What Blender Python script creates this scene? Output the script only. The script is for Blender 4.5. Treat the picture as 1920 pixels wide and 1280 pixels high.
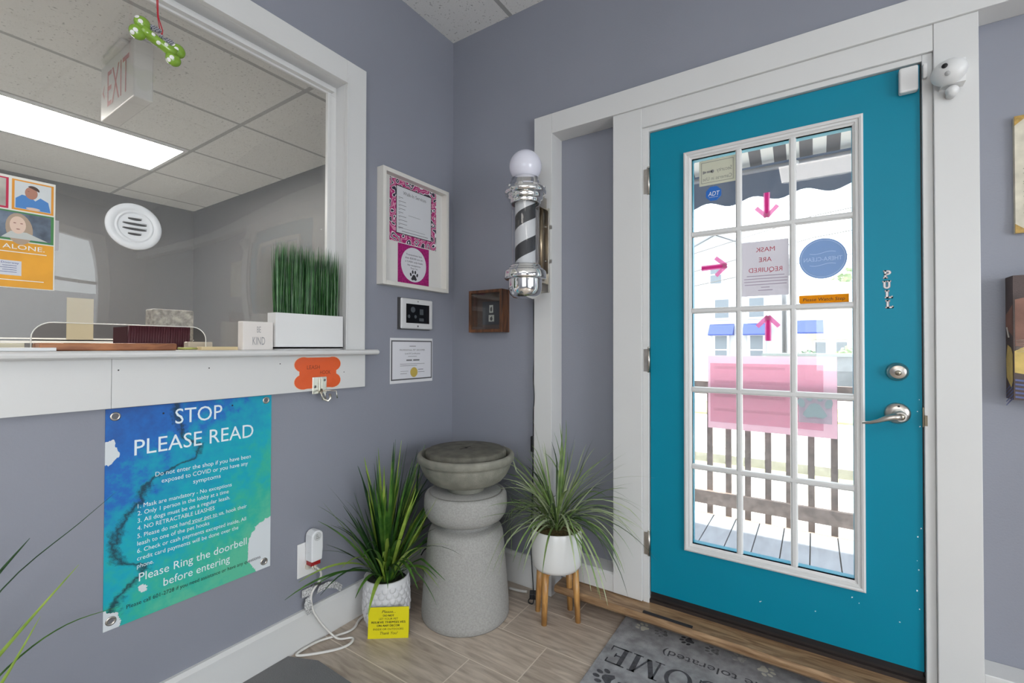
import bpy, bmesh, math, random
from mathutils import Vector, Matrix, noise
R = math.radians
PI = math.pi
for o in list(bpy.data.objects): bpy.data.objects.remove(o)
SC = bpy.context.scene
COL = SC.collection
random.seed(7)

# ------------------------------------------------------------------ camera
H = 1.235
cd = bpy.data.cameras.new('camera'); cam = bpy.data.objects.new('camera', cd); COL.objects.link(cam)
cd.sensor_width = 36; cd.sensor_fit = 'HORIZONTAL'; cd.lens = 36 * 855.34 / 1920
cd.clip_start = 0.02; cd.clip_end = 300
yaw, pitch, roll = R(33.4828), R(0.6504), R(0.1246)
F = Vector((-math.sin(yaw) * math.cos(pitch), math.cos(yaw) * math.cos(pitch), math.sin(pitch)))
rt = Vector((math.cos(yaw), math.sin(yaw), 0)); up = rt.cross(F)
r2 = rt * math.cos(roll) + up * math.sin(roll); u2 = up * math.cos(roll) - rt * math.sin(roll)
cam.matrix_world = Matrix(((r2.x, u2.x, -F.x, 0), (r2.y, u2.y, -F.y, 0), (r2.z, u2.z, -F.z, H), (0, 0, 0, 1)))
SC.camera = cam
SC.view_settings.view_transform = 'Standard'; SC.view_settings.look = 'None'
SC.view_settings.gamma = 1; SC.view_settings.use_curve_mapping = False
SC.view_settings.exposure = 0.48

# ------------------------------------------------------------------ world, sun
w = bpy.data.worlds.new('sky'); SC.world = w; w.use_nodes = True
bg = w.node_tree.nodes['Background']; bg.inputs[0].default_value = (0.88, 0.94, 1.0, 1); bg.inputs[1].default_value = 3.2
sd = bpy.data.lights.new('sun', 'SUN'); sd.energy = 7.5; sd.angle = R(1.0); sd.color = (1, 0.95, 0.86)
sun = bpy.data.objects.new('sun', sd); COL.objects.link(sun); sun.location = (-6, -2, 30)
sun.rotation_euler = Vector((0.22, 0.06, -1)).to_track_quat('-Z', 'Y').to_euler()
LOBBY_LAMP = 7.0
def fill_lamp(name, loc, to, sx, sz, power, col=(.86, .93, 1)):
    ld = bpy.data.lights.new(name, 'AREA'); ld.shape = 'RECTANGLE'; ld.size = sx; ld.size_y = sz; ld.energy = power; ld.color = col
    lo = bpy.data.objects.new(name, ld); COL.objects.link(lo); lo.location = loc
    lo.rotation_euler = (Vector(to) - Vector(loc)).to_track_quat('-Z', 'Z').to_euler()
fill_lamp('window_fill', (3.45, -.2, 1.3), (0, .1, 0.9), 1.9, 1.3, 62, (.97, .985, 1))      # added area lamp, boosts the light through the wide right window
fill_lamp('window_fill', (1.2, -3.3, 1.4), (1.2, 0, 1.2), 2.4, 1.2, 6, (.97, .985, 1))          # extra area lamp outside the front window, stands in for brighter sky
RECEPTION_LAMP = 38.0

# ------------------------------------------------------------------ materials
MATS = {}
def mat(name, col, rough=0.5, metal=0.0, var=0.0, vscale=8, bump=0.0, bscale=80, emit=None, estr=0, coat=0, spec=0.5, stretch=None):
    if name in MATS: return MATS[name]
    m = bpy.data.materials.new(name); m.use_nodes = True; nt = m.node_tree; N = nt.nodes; L = nt.links
    b = N['Principled BSDF']
    b.inputs['Base Color'].default_value = (*col, 1); b.inputs['Roughness'].default_value = rough
    b.inputs['Metallic'].default_value = metal; b.inputs['Coat Weight'].default_value = coat
    b.inputs['Specular IOR Level'].default_value = spec
    if emit: b.inputs['Emission Color'].default_value = (*emit, 1); b.inputs['Emission Strength'].default_value = estr
    if var or bump:
        tc = N.new('ShaderNodeTexCoord'); mp = N.new('ShaderNodeMapping'); L.new(tc.outputs['Object'], mp.inputs[0])
        if stretch: mp.inputs['Scale'].default_value = stretch
    if var:
        n = N.new('ShaderNodeTexNoise'); n.inputs['Scale'].default_value = vscale; n.inputs['Detail'].default_value = 5
        L.new(mp.outputs[0], n.inputs['Vector'])
        r = N.new('ShaderNodeValToRGB'); r.color_ramp.elements[0].position = 0.3; r.color_ramp.elements[1].position = 0.7
        r.color_ramp.elements[0].color = (*[c * (1 - var) for c in col], 1)
        r.color_ramp.elements[1].color = (*[min(1, c * (1 + var)) for c in col], 1)
        L.new(n.outputs['Fac'], r.inputs[0]); L.new(r.outputs[0], b.inputs['Base Color'])
    if bump:
        n = N.new('ShaderNodeTexNoise'); n.inputs['Scale'].default_value = bscale; n.inputs['Detail'].default_value = 4
        L.new(mp.outputs[0], n.inputs['Vector'])
        bp = N.new('ShaderNodeBump'); bp.inputs['Strength'].default_value = bump; bp.inputs['Distance'].default_value = 0.01
        L.new(n.outputs['Fac'], bp.inputs['Height']); L.new(bp.outputs[0], b.inputs['Normal'])
    MATS[name] = m; return m

def clear(name, tint=(1, 1, 1), wave=0.0, refl=1.0, haze=0.0, ior=1.45, rough=0.0):
    """thin clear pane: transparent with Fresnel reflection (both for every ray)"""
    m = bpy.data.materials.new(name); m.use_nodes = True; nt = m.node_tree; N = nt.nodes; L = nt.links
    N.remove(N['Principled BSDF']); out = N['Material Output']
    t = N.new('ShaderNodeBsdfTransparent'); t.inputs[0].default_value = (*tint, 1)
    g = N.new('ShaderNodeBsdfGlossy'); g.inputs['Roughness'].default_value = rough; g.inputs[0].default_value = (refl, refl, refl, 1)
    lw = N.new('ShaderNodeLayerWeight'); pw = N.new('ShaderNodeMath'); pw.operation = 'POWER'; pw.inputs[1].default_value = 4.0; L.new(lw.outputs['Facing'], pw.inputs[0])
    fr = N.new('ShaderNodeMath'); fr.operation = 'MULTIPLY_ADD'; f0 = ((ior - 1) / (ior + 1)) ** 2; fr.inputs[1].default_value = 1 - f0; fr.inputs[2].default_value = f0; L.new(pw.outputs[0], fr.inputs[0])
    mx = N.new('ShaderNodeMixShader'); L.new(fr.outputs[0], mx.inputs[0]); L.new(t.outputs[0], mx.inputs[1]); L.new(g.outputs[0], mx.inputs[2])
    last = mx
    if haze:
        d = N.new('ShaderNodeBsdfDiffuse'); d.inputs[0].default_value = (0.8, 0.8, 0.8, 1)
        m2 = N.new('ShaderNodeMixShader'); m2.inputs[0].default_value = haze
        L.new(mx.outputs[0], m2.inputs[1]); L.new(d.outputs[0], m2.inputs[2]); last = m2
    if wave:
        tc = N.new('ShaderNodeTexCoord'); n = N.new('ShaderNodeTexNoise'); n.inputs['Scale'].default_value = 1.6; n.inputs['Detail'].default_value = 0
        L.new(tc.outputs['Object'], n.inputs['Vector'])
        bp = N.new('ShaderNodeBump'); bp.inputs['Strength'].default_value = wave; bp.inputs['Distance'].default_value = 0.05
        L.new(n.outputs['Fac'], bp.inputs['Height']); L.new(bp.outputs[0], g.inputs['Normal'])
    L.new(last.outputs[0], out.inputs[0])
    MATS[name] = m; return m

def film(name, col, alpha, rough=0.5):
    """coloured see-through film: part transparent, part diffuse, part translucent"""
    m = bpy.data.materials.new(name); m.use_nodes = True; nt = m.node_tree; N = nt.nodes; L = nt.links
    N.remove(N['Principled BSDF']); out = N['Material Output']
    t = N.new('ShaderNodeBsdfTransparent'); t.inputs[0].default_value = (*[1 - alpha * .6 * (1 - c) for c in col], 1)
    d = N.new('ShaderNodeBsdfDiffuse'); d.inputs[0].default_value = (*col, 1)
    tl = N.new('ShaderNodeBsdfTranslucent'); tl.inputs[0].default_value = (*col, 1)
    a = N.new('ShaderNodeMixShader'); a.inputs[0].default_value = 0.55; L.new(d.outputs[0], a.inputs[1]); L.new(tl.outputs[0], a.inputs[2])
    b = N.new('ShaderNodeMixShader'); b.inputs[0].default_value = alpha; L.new(t.outputs[0], b.inputs[1]); L.new(a.outputs[0], b.inputs[2])
    L.new(b.outputs[0], out.inputs[0]); MATS[name] = m; return m

WALL = mat('wall_paint', (0.252, 0.262, 0.308), 0.48, var=0.03, vscale=2, bump=0.06, bscale=160)
WHITE = mat('white_trim_paint', (0.655, 0.655, 0.65), 0.38, var=0.015, vscale=3)
WHITEB = mat('white_plastic', (0.74, 0.74, 0.74), 0.3)
TEAL = mat('teal_door_paint', (0.0, 0.225, 0.335), 0.42, var=0.03, vscale=2, bump=0.03, bscale=60, spec=0.22)
CHROME = mat('chrome', (0.86, 0.86, 0.85), 0.09, 1.0)
NICKEL = mat('brushed_nickel', (0.52, 0.49, 0.45), 0.3, 1.0, var=0.1, vscale=30)
BLACK = mat('black_plastic', (0.012, 0.012, 0.014), 0.4)
INK = mat('black_ink', (0.012, 0.012, 0.012), 0.7)
INKG = mat('grey_ink', (0.22, 0.22, 0.22), 0.7)
PAPER = mat('white_paper', (0.78, 0.78, 0.79), 0.7)
WINK = mat('white_ink', (0.78, 0.86, 0.9), 0.6)

def ceil_mat(name, x0, y0, sx, sy):
    m = mat(name, (0.52, 0.52, 0.51), 0.9); nt = m.node_tree; N = nt.nodes; L = nt.links; b = N['Principled BSDF']
    g = N.new('ShaderNodeNewGeometry'); s = N.new('ShaderNodeSeparateXYZ'); L.new(g.outputs['Position'], s.inputs[0])
    def mth(op, a, bb=None, c=None):
        n = N.new('ShaderNodeMath'); n.operation = op
        for i, v in enumerate((a, bb, c)):
            if v is None: continue
            if hasattr(v, 'links'): L.new(v, n.inputs[i])
            else: n.inputs[i].default_value = v
        return n.outputs[0]
    def line(c, o, sp, wd):
        d = mth('SUBTRACT', c, o); d = mth('PINGPONG', d, sp / 2)   # distance to nearest multiple of sp
        return mth('LESS_THAN', d, wd)
    ln = mth('MAXIMUM', line(s.outputs[0], x0, sx, 0.012), line(s.outputs[1], y0, sy, 0.012))
    v = N.new('ShaderNodeTexNoise'); v.inputs['Scale'].default_value = 90; v.inputs['Detail'].default_value = 2
    L.new(g.outputs['Position'], v.inputs['Vector'])
    hole = mth('GREATER_THAN', v.outputs['Fac'], 0.66)
    v2 = N.new('ShaderNodeTexNoise'); v2.inputs['Scale'].default_value = 300
    L.new(g.outputs['Position'], v2.inputs['Vector'])
    base = N.new('ShaderNodeMix'); base.data_type = 'RGBA'; base.inputs['A'].default_value = (0.66, 0.66, 0.65, 1); base.inputs['B'].default_value = (0.78, 0.78, 0.77, 1)
    L.new(v2.outputs['Fac'], base.inputs['Factor'])
    a = N.new('ShaderNodeMix'); a.data_type = 'RGBA'; a.inputs['B'].default_value = (0.42, 0.42, 0.41, 1)
    L.new(hole, a.inputs['Factor']); L.new(base.outputs['Result'], a.inputs['A'])
    c = N.new('ShaderNodeMix'); c.data_type = 'RGBA'; c.inputs['B'].default_value = (0.36, 0.36, 0.355, 1)
    L.new(ln, c.inputs['Factor']); L.new(a.outputs['Result'], c.inputs['A']); L.new(c.outputs['Result'], b.inputs['Base Color'])
    return m

def plank_mat():
    m = mat('floor_plank_tile', (0.33, 0.26, 0.2), 0.38); nt = m.node_tree; N = nt.nodes; L = nt.links; b = N['Principled BSDF']
    g = N.new('ShaderNodeNewGeometry'); s = N.new('ShaderNodeSeparateXYZ'); L.new(g.outputs['Position'], s.inputs[0])
    def mth(op, a, bb=None, c=None):
        n = N.new('ShaderNodeMath'); n.operation = op
        for i, v in enumerate((a, bb, c)):
            if v is None: continue
            if hasattr(v, 'links'): L.new(v, n.inputs[i])
            else: n.inputs[i].default_value = v
        return n.outputs[0]
    yy = mth('SUBTRACT', s.outputs[1], 1.197)
    row = mth('FLOOR', mth('DIVIDE', yy, 0.229))
    odd = mth('FLOORED_MODULO', row, 2.0)
    xx = mth('SUBTRACT', mth('SUBTRACT', s.outputs[0], -1.142), mth('MULTIPLY', odd, 0.222))
    gy = mth('LESS_THAN', mth('PINGPONG', yy, 0.1145), 0.0022)
    gx = mth('LESS_THAN', mth('PINGPONG', xx, 0.46), 0.0022)
    gr = mth('MAXIMUM', gx, gy)
    cell = mth('FLOOR', mth('DIVIDE', xx, 0.92))
    cv = N.new('ShaderNodeCombineXYZ'); L.new(cell, cv.inputs[0]); L.new(row, cv.inputs[1])
    wn = N.new('ShaderNodeTexWhiteNoise'); L.new(cv.outputs[0], wn.inputs['Vector'])
    mp = N.new('ShaderNodeMapping'); mp.inputs['Scale'].default_value = (2.2, 16, 1); L.new(g.outputs['Position'], mp.inputs[0])
    ad = N.new('ShaderNodeVectorMath'); ad.operation = 'ADD'; L.new(mp.outputs[0], ad.inputs[0])
    sc = N.new('ShaderNodeVectorMath'); sc.operation = 'SCALE'; sc.inputs['Scale'].default_value = 20; L.new(wn.outputs['Color'], sc.inputs[0]); L.new(sc.outputs[0], ad.inputs[1])
    n1 = N.new('ShaderNodeTexNoise'); n1.inputs['Scale'].default_value = 3; n1.inputs['Detail'].default_value = 8; n1.inputs['Distortion'].default_value = 0.6; L.new(ad.outputs[0], n1.inputs['Vector'])
    r = N.new('ShaderNodeValToRGB'); e = r.color_ramp.elements
    e[0].position = 0.28; e[0].color = (0.33, 0.265, 0.215, 1); e[1].position = 0.72; e[1].color = (0.60, 0.51, 0.425, 1)
    L.new(n1.outputs['Fac'], r.inputs[0])
    hv = N.new('ShaderNodeHueSaturation'); L.new(r.outputs[0], hv.inputs['Color'])
    L.new(mth('MULTIPLY_ADD', wn.outputs['Value'], 0.25, 0.88), hv.inputs['Value'])
    a = N.new('ShaderNodeMix'); a.data_type = 'RGBA'; a.inputs['B'].default_value = (0.68, 0.60, 0.51, 1)
    L.new(gr, a.inputs['Factor']); L.new(hv.outputs[0], a.inputs['A']); L.new(a.outputs['Result'], b.inputs['Base Color'])
    return m

def wood(name, dark, light, scale=(1, 1, 1), s=6, rough=0.4, coat=0):
    m = mat(name, light, rough, coat=coat); nt = m.node_tree; N = nt.nodes; L = nt.links; b = N['Principled BSDF']
    tc = N.new('ShaderNodeTexCoord'); mp = N.new('ShaderNodeMapping'); mp.inputs['Scale'].default_value = scale; L.new(tc.outputs['Object'], mp.inputs[0])
    n1 = N.new('ShaderNodeTexNoise'); n1.inputs['Scale'].default_value = s; n1.inputs['Detail'].default_value = 8; n1.inputs['Distortion'].default_value = 1.2
    L.new(mp.outputs[0], n1.inputs['Vector']); r = N.new('ShaderNodeValToRGB'); e = r.color_ramp.elements
    e[0].position = 0.32; e[0].color = (*dark, 1); e[1].position = 0.68; e[1].color = (*light, 1)
    L.new(n1.outputs['Fac'], r.inputs[0]); L.new(r.outputs[0], b.inputs['Base Color']); return m

def poster_mat():
    m = mat('watercolour_print', (0, .4, .5), 0.4); nt = m.node_tree; N = nt.nodes; L = nt.links; b = N['Principled BSDF']
    tc = N.new('ShaderNodeTexCoord'); s = N.new('ShaderNodeSeparateXYZ'); L.new(tc.outputs['Generated'], s.inputs[0])
    def mth(op, a, bb=None, c=None):
        n = N.new('ShaderNodeMath'); n.operation = op
        for i, v in enumerate((a, bb, c)):
            if v is None: continue
            if hasattr(v, 'links'): L.new(v, n.inputs[i])
            else: n.inputs[i].default_value = v
        return n.outputs[0]
    h, v = s.outputs[1], s.outputs[2]
    def nz(sc, det=6):
        n = N.new('ShaderNodeTexNoise'); n.inputs['Scale'].default_value = sc; n.inputs['Detail'].default_value = det; n.inputs['Roughness'].default_value = 0.65
        L.new(tc.outputs['Object'], n.inputs['Vector']); return mth('SUBTRACT', n.outputs['Fac'], 0.5)
    n1, n2, n3 = nz(7), nz(28), nz(110, 3)
    # t : 0 = blue (upper left) .. 1 = green (bottom)
    t = mth('ADD', mth('MULTIPLY', h, 0.42), mth('MULTIPLY', mth('SUBTRACT', 1.0, v), 0.72))
    t = mth('ADD', mth('ADD', t, mth('MULTIPLY', n1, 0.75)), mth('MULTIPLY', n2, 0.3))
    r = N.new('ShaderNodeValToRGB'); cr = r.color_ramp; cr.elements[0].position = 0.0; cr.elements[0].color = (0.015, 0.09, 0.34, 1)
    cr.elements[1].position = 1.0; cr.elements[1].color = (0.10, 0.50, 0.32, 1)
    for p, c in ((0.24, (0.01, 0.14, 0.50, 1)), (0.36, (0.0, 0.29, 0.48, 1)), (0.58, (0.0, 0.38, 0.48, 1)), (0.78, (0.03, 0.44, 0.33, 1))):
        e = cr.elements.new(p); e.color = c
    L.new(t, r.inputs[0])
    fc = N.new('ShaderNodeFloatCurve'); cv = fc.mapping.curves[0]
    pts = [(0, .05), (.07, .05), (.12, .06), (.17, .13), (.23, .19), (.29, .08), (.35, .05), (.45, .07), (.54, .16), (.63, .22), (.68, .35), (.75, .5), (.84, .4), (1, .36)]
    cv.points[0].location = pts[0]; cv.points[1].location = pts[-1]
    for p in pts[1:-1]: cv.points.new(*p)
    fc.mapping.update(); L.new(v, fc.inputs['Value'])
    d = mth('ADD', mth('SUBTRACT', h, fc.outputs[0]), mth('MULTIPLY', n2, 0.13))
    d = mth('ABSOLUTE', mth('ADD', d, mth('MULTIPLY', n3, 0.06)))
    vein = N.new('ShaderNodeMapRange'); vein.inputs['From Min'].default_value = 0.035; vein.inputs['From Max'].default_value = 0.0
    vein.inputs['To Max'].default_value = 0.95; L.new(d, vein.inputs['Value'])
    mx = N.new('ShaderNodeMix'); mx.data_type = 'RGBA'; mx.inputs['B'].default_value = (0.008, 0.035, 0.055, 1)
    L.new(vein.outputs[0], mx.inputs['Factor']); L.new(r.outputs[0], mx.inputs['A'])
    # paper-white unpainted patches
    last = mx.outputs['Result']
    for (ch, cvv, rad, k) in ((0.0, 0.80, 0.062, 1.0), (1.02, 0.13, 0.2, 1.0), (0.0, 0.03, 0.08, 1.0), (0.19, 0.135, 0.018, 1.0)):
        dx = mth('SUBTRACT', h, ch); dy = mth('MULTIPLY', mth('SUBTRACT', v, cvv), 1.25)
        dd = mth('SQRT', mth('ADD', mth('MULTIPLY', dx, dx), mth('MULTIPLY', dy, dy)))
        dd = mth('ADD', dd, mth('MULTIPLY', n2, 0.12)); f = mth('LESS_THAN', dd, rad)
        q = N.new('ShaderNodeMix'); q.data_type = 'RGBA'; q.inputs['B'].default_value = (0.66, 0.70, 0.73, 1)
        L.new(f, q.inputs['Factor']); L.new(last, q.inputs['A']); last = q.outputs['Result']
    L.new(last, b.inputs['Base Color']); return m

def swirl_mat():
    m = mat('magenta_swirl_print', (.4, .02, .16), 0.5); nt = m.node_tree; N = nt.nodes; L = nt.links; b = N['Principled BSDF']
    tc = N.new('ShaderNodeTexCoord'); wv = N.new('ShaderNodeTexWave'); wv.inputs['Scale'].default_value = 13; wv.inputs['Distortion'].default_value = 11
    wv.inputs['Detail'].default_value = 1; wv.inputs['Detail Scale'].default_value = 1.6; L.new(tc.outputs['Object'], wv.inputs['Vector'])
    r = N.new('ShaderNodeValToRGB'); r.color_ramp.interpolation = 'CONSTANT'; e = r.color_ramp.elements
    e[0].color = (0.03, 0.02, 0.05, 1); e[1].position = 0.12; e[1].color = (0.75, 0.72, 0.75, 1)
    x = e.new(0.42); x.color = (0.40, 0.015, 0.15, 1); x = e.new(0.93); x.color = (0.62, 0.25, 0.38, 1)
    L.new(wv.outputs['Fac'], r.inputs[0]); L.new(r.outputs[0], b.inputs['Base Color']); return m

def stripe_mat(name, a, bcol, axis, period, duty=0.5):
    m = mat(name, a, 0.5); nt = m.node_tree; N = nt.nodes; L = nt.links; b = N['Principled BSDF']
    g = N.new('ShaderNodeNewGeometry'); s = N.new('ShaderNodeSeparateXYZ'); L.new(g.outputs['Position'], s.inputs[0])
    d = N.new('ShaderNodeMath'); d.operation = 'DIVIDE'; L.new(s.outputs[axis], d.inputs[0]); d.inputs[1].default_value = period
    f = N.new('ShaderNodeMath'); f.operation = 'FRACT'; L.new(d.outputs[0], f.inputs[0])
    l = N.new('ShaderNodeMath'); l.operation = 'LESS_THAN'; L.new(f.outputs[0], l.inputs[0]); l.inputs[1].default_value = duty
    x = N.new('ShaderNodeMix'); x.data_type = 'RGBA'; x.inputs['A'].default_value = (*a, 1); x.inputs['B'].default_value = (*bcol, 1)
    L.new(l.outputs[0], x.inputs['Factor']); L.new(x.outputs['Result'], b.inputs['Base Color']); return m

# ------------------------------------------------------------------ geometry builder
_TXT = {}
def text_polys(s):
    if s in _TXT: return _TXT[s]
    cu = bpy.data.curves.new('t', 'FONT'); cu.body = s; cu.resolution_u = 3
    ob = bpy.data.objects.new('t', cu); COL.objects.link(ob)
    dg = bpy.context.evaluated_depsgraph_get(); dg.update()
    me = ob.evaluated_get(dg).to_mesh()
    vs = [(v.co.x, v.co.y) for v in me.vertices]; fs = [tuple(p.vertices) for p in me.polygons]
    ob.evaluated_get(dg).to_mesh_clear(); bpy.data.objects.remove(ob); bpy.data.curves.remove(cu)
    _TXT[s] = (vs, fs); return _TXT[s]

class MB:
    def __init__(s): s.bm = bmesh.new(); s.mi = 0
    def quad(s, *p, mi=None):
        f = s.bm.faces.new([s.bm.verts.new(q) for q in p]); f.material_index = s.mi if mi is None else mi; return f
    def box(s, x0, x1, y0, y1, z0, z1, rot=None, c=None):
        P = [(x, y, z) for x in (x0, x1) for y in (y0, y1) for z in (z0, z1)]
        if rot is not None:
            cc = Vector(c) if c else Vector(((x0 + x1) / 2, (y0 + y1) / 2, (z0 + z1) / 2))
            P = [tuple(cc + rot @ (Vector(p) - cc)) for p in P]
        v = [s.bm.verts.new(p) for p in P]
        for f in ((0, 1, 3, 2), (4, 6, 7, 5), (0, 4, 5, 1), (2, 3, 7, 6), (0, 2, 6, 4), (1, 5, 7, 3)):
            s.bm.faces.new([v[i] for i in f]).material_index = s.mi
        return s
    def lathe(s, prof, c=(0, 0, 0), ax=(0, 0, 1), n=40, cap=True, f=None):
        """prof [(r, h)], revolved about axis ax through c"""
        a = Vector(ax).normalized(); q = Vector((0, 0, 1)).rotation_difference(a)
        c = Vector(c); rings = []
        for r, h in prof:
            rg = []
            for i in range(n):
                t = 2 * PI * i / n; rr = r if f is None else f(r, h, t)
                rg.append(s.bm.verts.new(c + q @ Vector((rr * math.cos(t), rr * math.sin(t), h))))
            rings.append(rg)
        for A, B in zip(rings, rings[1:]):
            for i in range(n):
                fc = s.bm.faces.new((A[i], A[(i + 1) % n], B[(i + 1) % n], B[i])); fc.smooth = True; fc.material_index = s.mi
        if cap:
            for rg, rv in ((rings[0], True), (rings[-1], False)):
                fc = s.bm.faces.new(list(reversed(rg)) if rv else rg); fc.material_index = s.mi
        return s
    def tube(s, pts, r, n=8, flat=1.0, cap=True, nrm=None):
        pts = [Vector(p) for p in pts]; k = len(pts); rr = r if isinstance(r, (list, tuple)) else [r] * k
        up0 = Vector(nrm) if nrm else Vector((0, 0, 1)); rings = []
        for i, p in enumerate(pts):
            t = (pts[min(i + 1, k - 1)] - pts[max(i - 1, 0)]).normalized()
            a = t.cross(up0)
            if a.length < 1e-3: a = t.cross(Vector((1, 0, 0)))
            a.normalize(); b = a.cross(t).normalized(); up0 = b if not nrm else up0
            rings.append([s.bm.verts.new(p + (a * math.cos(2 * PI * j / n) + b * math.sin(2 * PI * j / n) * flat) * rr[i]) for j in range(n)])
        for A, B in zip(rings, rings[1:]):
            for j in range(n):
                fc = s.bm.faces.new((A[j], A[(j + 1) % n], B[(j + 1) % n], B[j])); fc.smooth = True; fc.material_index = s.mi
        if cap: 
            s.bm.faces.new(list(reversed(rings[0]))).material_index = s.mi; s.bm.faces.new(rings[-1]).material_index = s.mi
        return s
    def prism(s, poly, o, u, v, d):
        """2-D polygon poly in axes u, v from o, extruded by vector d"""
        o, u, v, d = Vector(o), Vector(u), Vector(v), Vector(d)
        A = [s.bm.verts.new(o + u * a + v * b) for a, b in poly]; B = [s.bm.verts.new(w.co + d) for w in A]
        k = len(A); fs = [s.bm.faces.new(A), s.bm.faces.new(list(reversed(B)))]
        for i in range(k): fs.append(s.bm.faces.new((A[i], B[i], B[(i + 1) % k], A[(i + 1) % k])))
        for f in fs: f.material_index = s.mi
        return s
    def sphere(s, c, r, sc=(1, 1, 1), n=20, rot=None):
        c = Vector(c); m = n // 2; rings = []
        top = None
        for j in range(1, m):
            ph = PI * j / m; rg = []
            for i in range(n):
                t = 2 * PI * i / n; p = Vector((r * sc[0] * math.sin(ph) * math.cos(t), r * sc[1] * math.sin(ph) * math.sin(t), r * sc[2] * math.cos(ph)))
                rg.append(s.bm.verts.new(c + (rot @ p if rot else p)))
            rings.append(rg)
        for A, B in zip(rings, rings[1:]):
            for i in range(n): f = s.bm.faces.new((A[i], B[i], B[(i + 1) % n], A[(i + 1) % n])); f.smooth = True; f.material_index = s.mi
        for rg, sg in ((rings[0], 1), (rings[-1], -1)):
            p = Vector((0, 0, sg * r * sc[2])); t = s.bm.verts.new(c + (rot @ p if rot else p))
            for i in range(n):
                f = s.bm.faces.new((t, rg[i], rg[(i + 1) % n]) if sg > 0 else (t, rg[(i + 1) % n], rg[i])); f.smooth = True; f.material_index = s.mi
        return s
    def text(s, t, o, u, v, cap, width=None, align='L', shear=0.0):
        """flat lettering; o = baseline start (or centre / right end), cap = capital height"""
        vs, fs = text_polys(t)
        if not vs: return s
        x0 = min(a for a, b in vs); x1 = max(a for a, b in vs); k = cap / 0.70; kx = k
        if width: kx = width / (x1 - x0)
        off = {'L': 0, 'C': -(x0 + x1) / 2, 'R': -x1}[align] if align != 'L' else -x0
        o, u, v = Vector(o), Vector(u), Vector(v)
        V = [s.bm.verts.new(o + u * ((a + off) * kx + shear * b * k) + v * (b * k)) for a, b in vs]
        for f in fs:
            try: s.bm.faces.new([V[i] for i in f]).material_index = s.mi
            except ValueError: pass
        return s
    def poly(s, pts, o, u, v):
        o, u, v = Vector(o), Vector(u), Vector(v)
        s.bm.faces.new([s.bm.verts.new(o + u * a + v * b) for a, b in pts]).material_index = s.mi; return s
    def build(s, name, mats, parent=None, bevel=0, origin=None, smooth=False, segs=2, solid=0, sub=0):
        bmesh.ops.recalc_face_normals(s.bm, faces=s.bm.faces) if not solid else None
        me = bpy.data.meshes.new(name); s.bm.to_mesh(me); s.bm.free()
        for m in (mats if isinstance(mats, (list, tuple)) else [mats]): me.materials.append(m)
        ob = bpy.data.objects.new(name, me); COL.objects.link(ob)
        if parent is not None:
            ob.parent = parent; base = Vector(wloc(parent))
            me.transform(Matrix.Translation(-base)); ob['_w'] = tuple(base)
        else:
            if origin is None:
                xs = [v.co for v in me.vertices]
                origin = ((min(p.x for p in xs) + max(p.x for p in xs)) / 2, (min(p.y for p in xs) + max(p.y for p in xs)) / 2, min(p.z for p in xs))
            me.transform(Matrix.Translation(-Vector(origin))); ob.location = origin; ob['_w'] = tuple(origin)
        if smooth:
            for p in me.polygons: p.use_smooth = True
        if bevel:
            b = ob.modifiers.new('bevel', 'BEVEL'); b.width = bevel; b.segments = segs; b.limit_method = 'ANGLE'; b.angle_limit = R(40)
        if solid:
            b = ob.modifiers.new('solid', 'SOLIDIFY'); b.thickness = solid; b.offset = 0
        if sub:
            b = ob.modifiers.new('sub', 'SUBSURF'); b.levels = sub; b.render_levels = sub
        return ob
def wloc(o): return Vector(o['_w'])
def tag(o, label, cat, group=None, kind=None):
    if label: o['label'] = label
    if cat: o['category'] = cat
    if group: o['group'] = group
    if kind: o['kind'] = kind
    return o
def struct(o, label, cat): return tag(o, label, cat, kind='structure')
def thing(name, loc, label, cat, group=None, kind=None):
    o = bpy.data.objects.new(name, None); COL.objects.link(o); o.location = loc; o['_w'] = tuple(loc); o.empty_display_size = 0.05
    return tag(o, label, cat, group, kind)
def box(*a, **k): return MB().box(*a, **k)
def ell(cx, cy, rx, ry, n=24, a0=0, a1=2 * PI, rot=0):
    out = []
    for i in range(n):
        t = a0 + (a1 - a0) * i / n; x, y = rx * math.cos(t), ry * math.sin(t)
        out.append((cx + x * math.cos(rot) - y * math.sin(rot), cy + x * math.sin(rot) + y * math.cos(rot)))
    return out
UY, UZ, UX = (0, 1, 0), (0, 0, 1), (1, 0, 0)

# ================================================================== THE LOBBY SHELL
XL, YB, CZ = -1.761, 2.03, 3.018
XR, YF = 3.2, -3.0
FLOOR = plank_mat()
struct(box(XL - .12, XR + .1, YF - .1, 2.06, -.12, 0).build('floor', FLOOR), 'wood look plank tile floor of the lobby', 'floor')
struct(box(-5.3, XL - .12, YF - .1, 2.06, -.12, 0).build('floor', mat('pale_bounce_floor', (.6, .58, .54), .5)), 'unseen reception room floor, pale to bounce lamp light', 'floor')  # unseen floor made pale so lamp light bounces up to the ceiling
CEILM = ceil_mat('lobby_ceiling_tile', -1.355, 2.03 - 1.2, 0.61, 1.22)
struct(box(XL - .12, XR + .1, YF - .1, YB + .2, CZ, CZ + .1).build('ceiling', CEILM), 'speckled acoustic tile ceiling of the lobby', 'ceiling')
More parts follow.
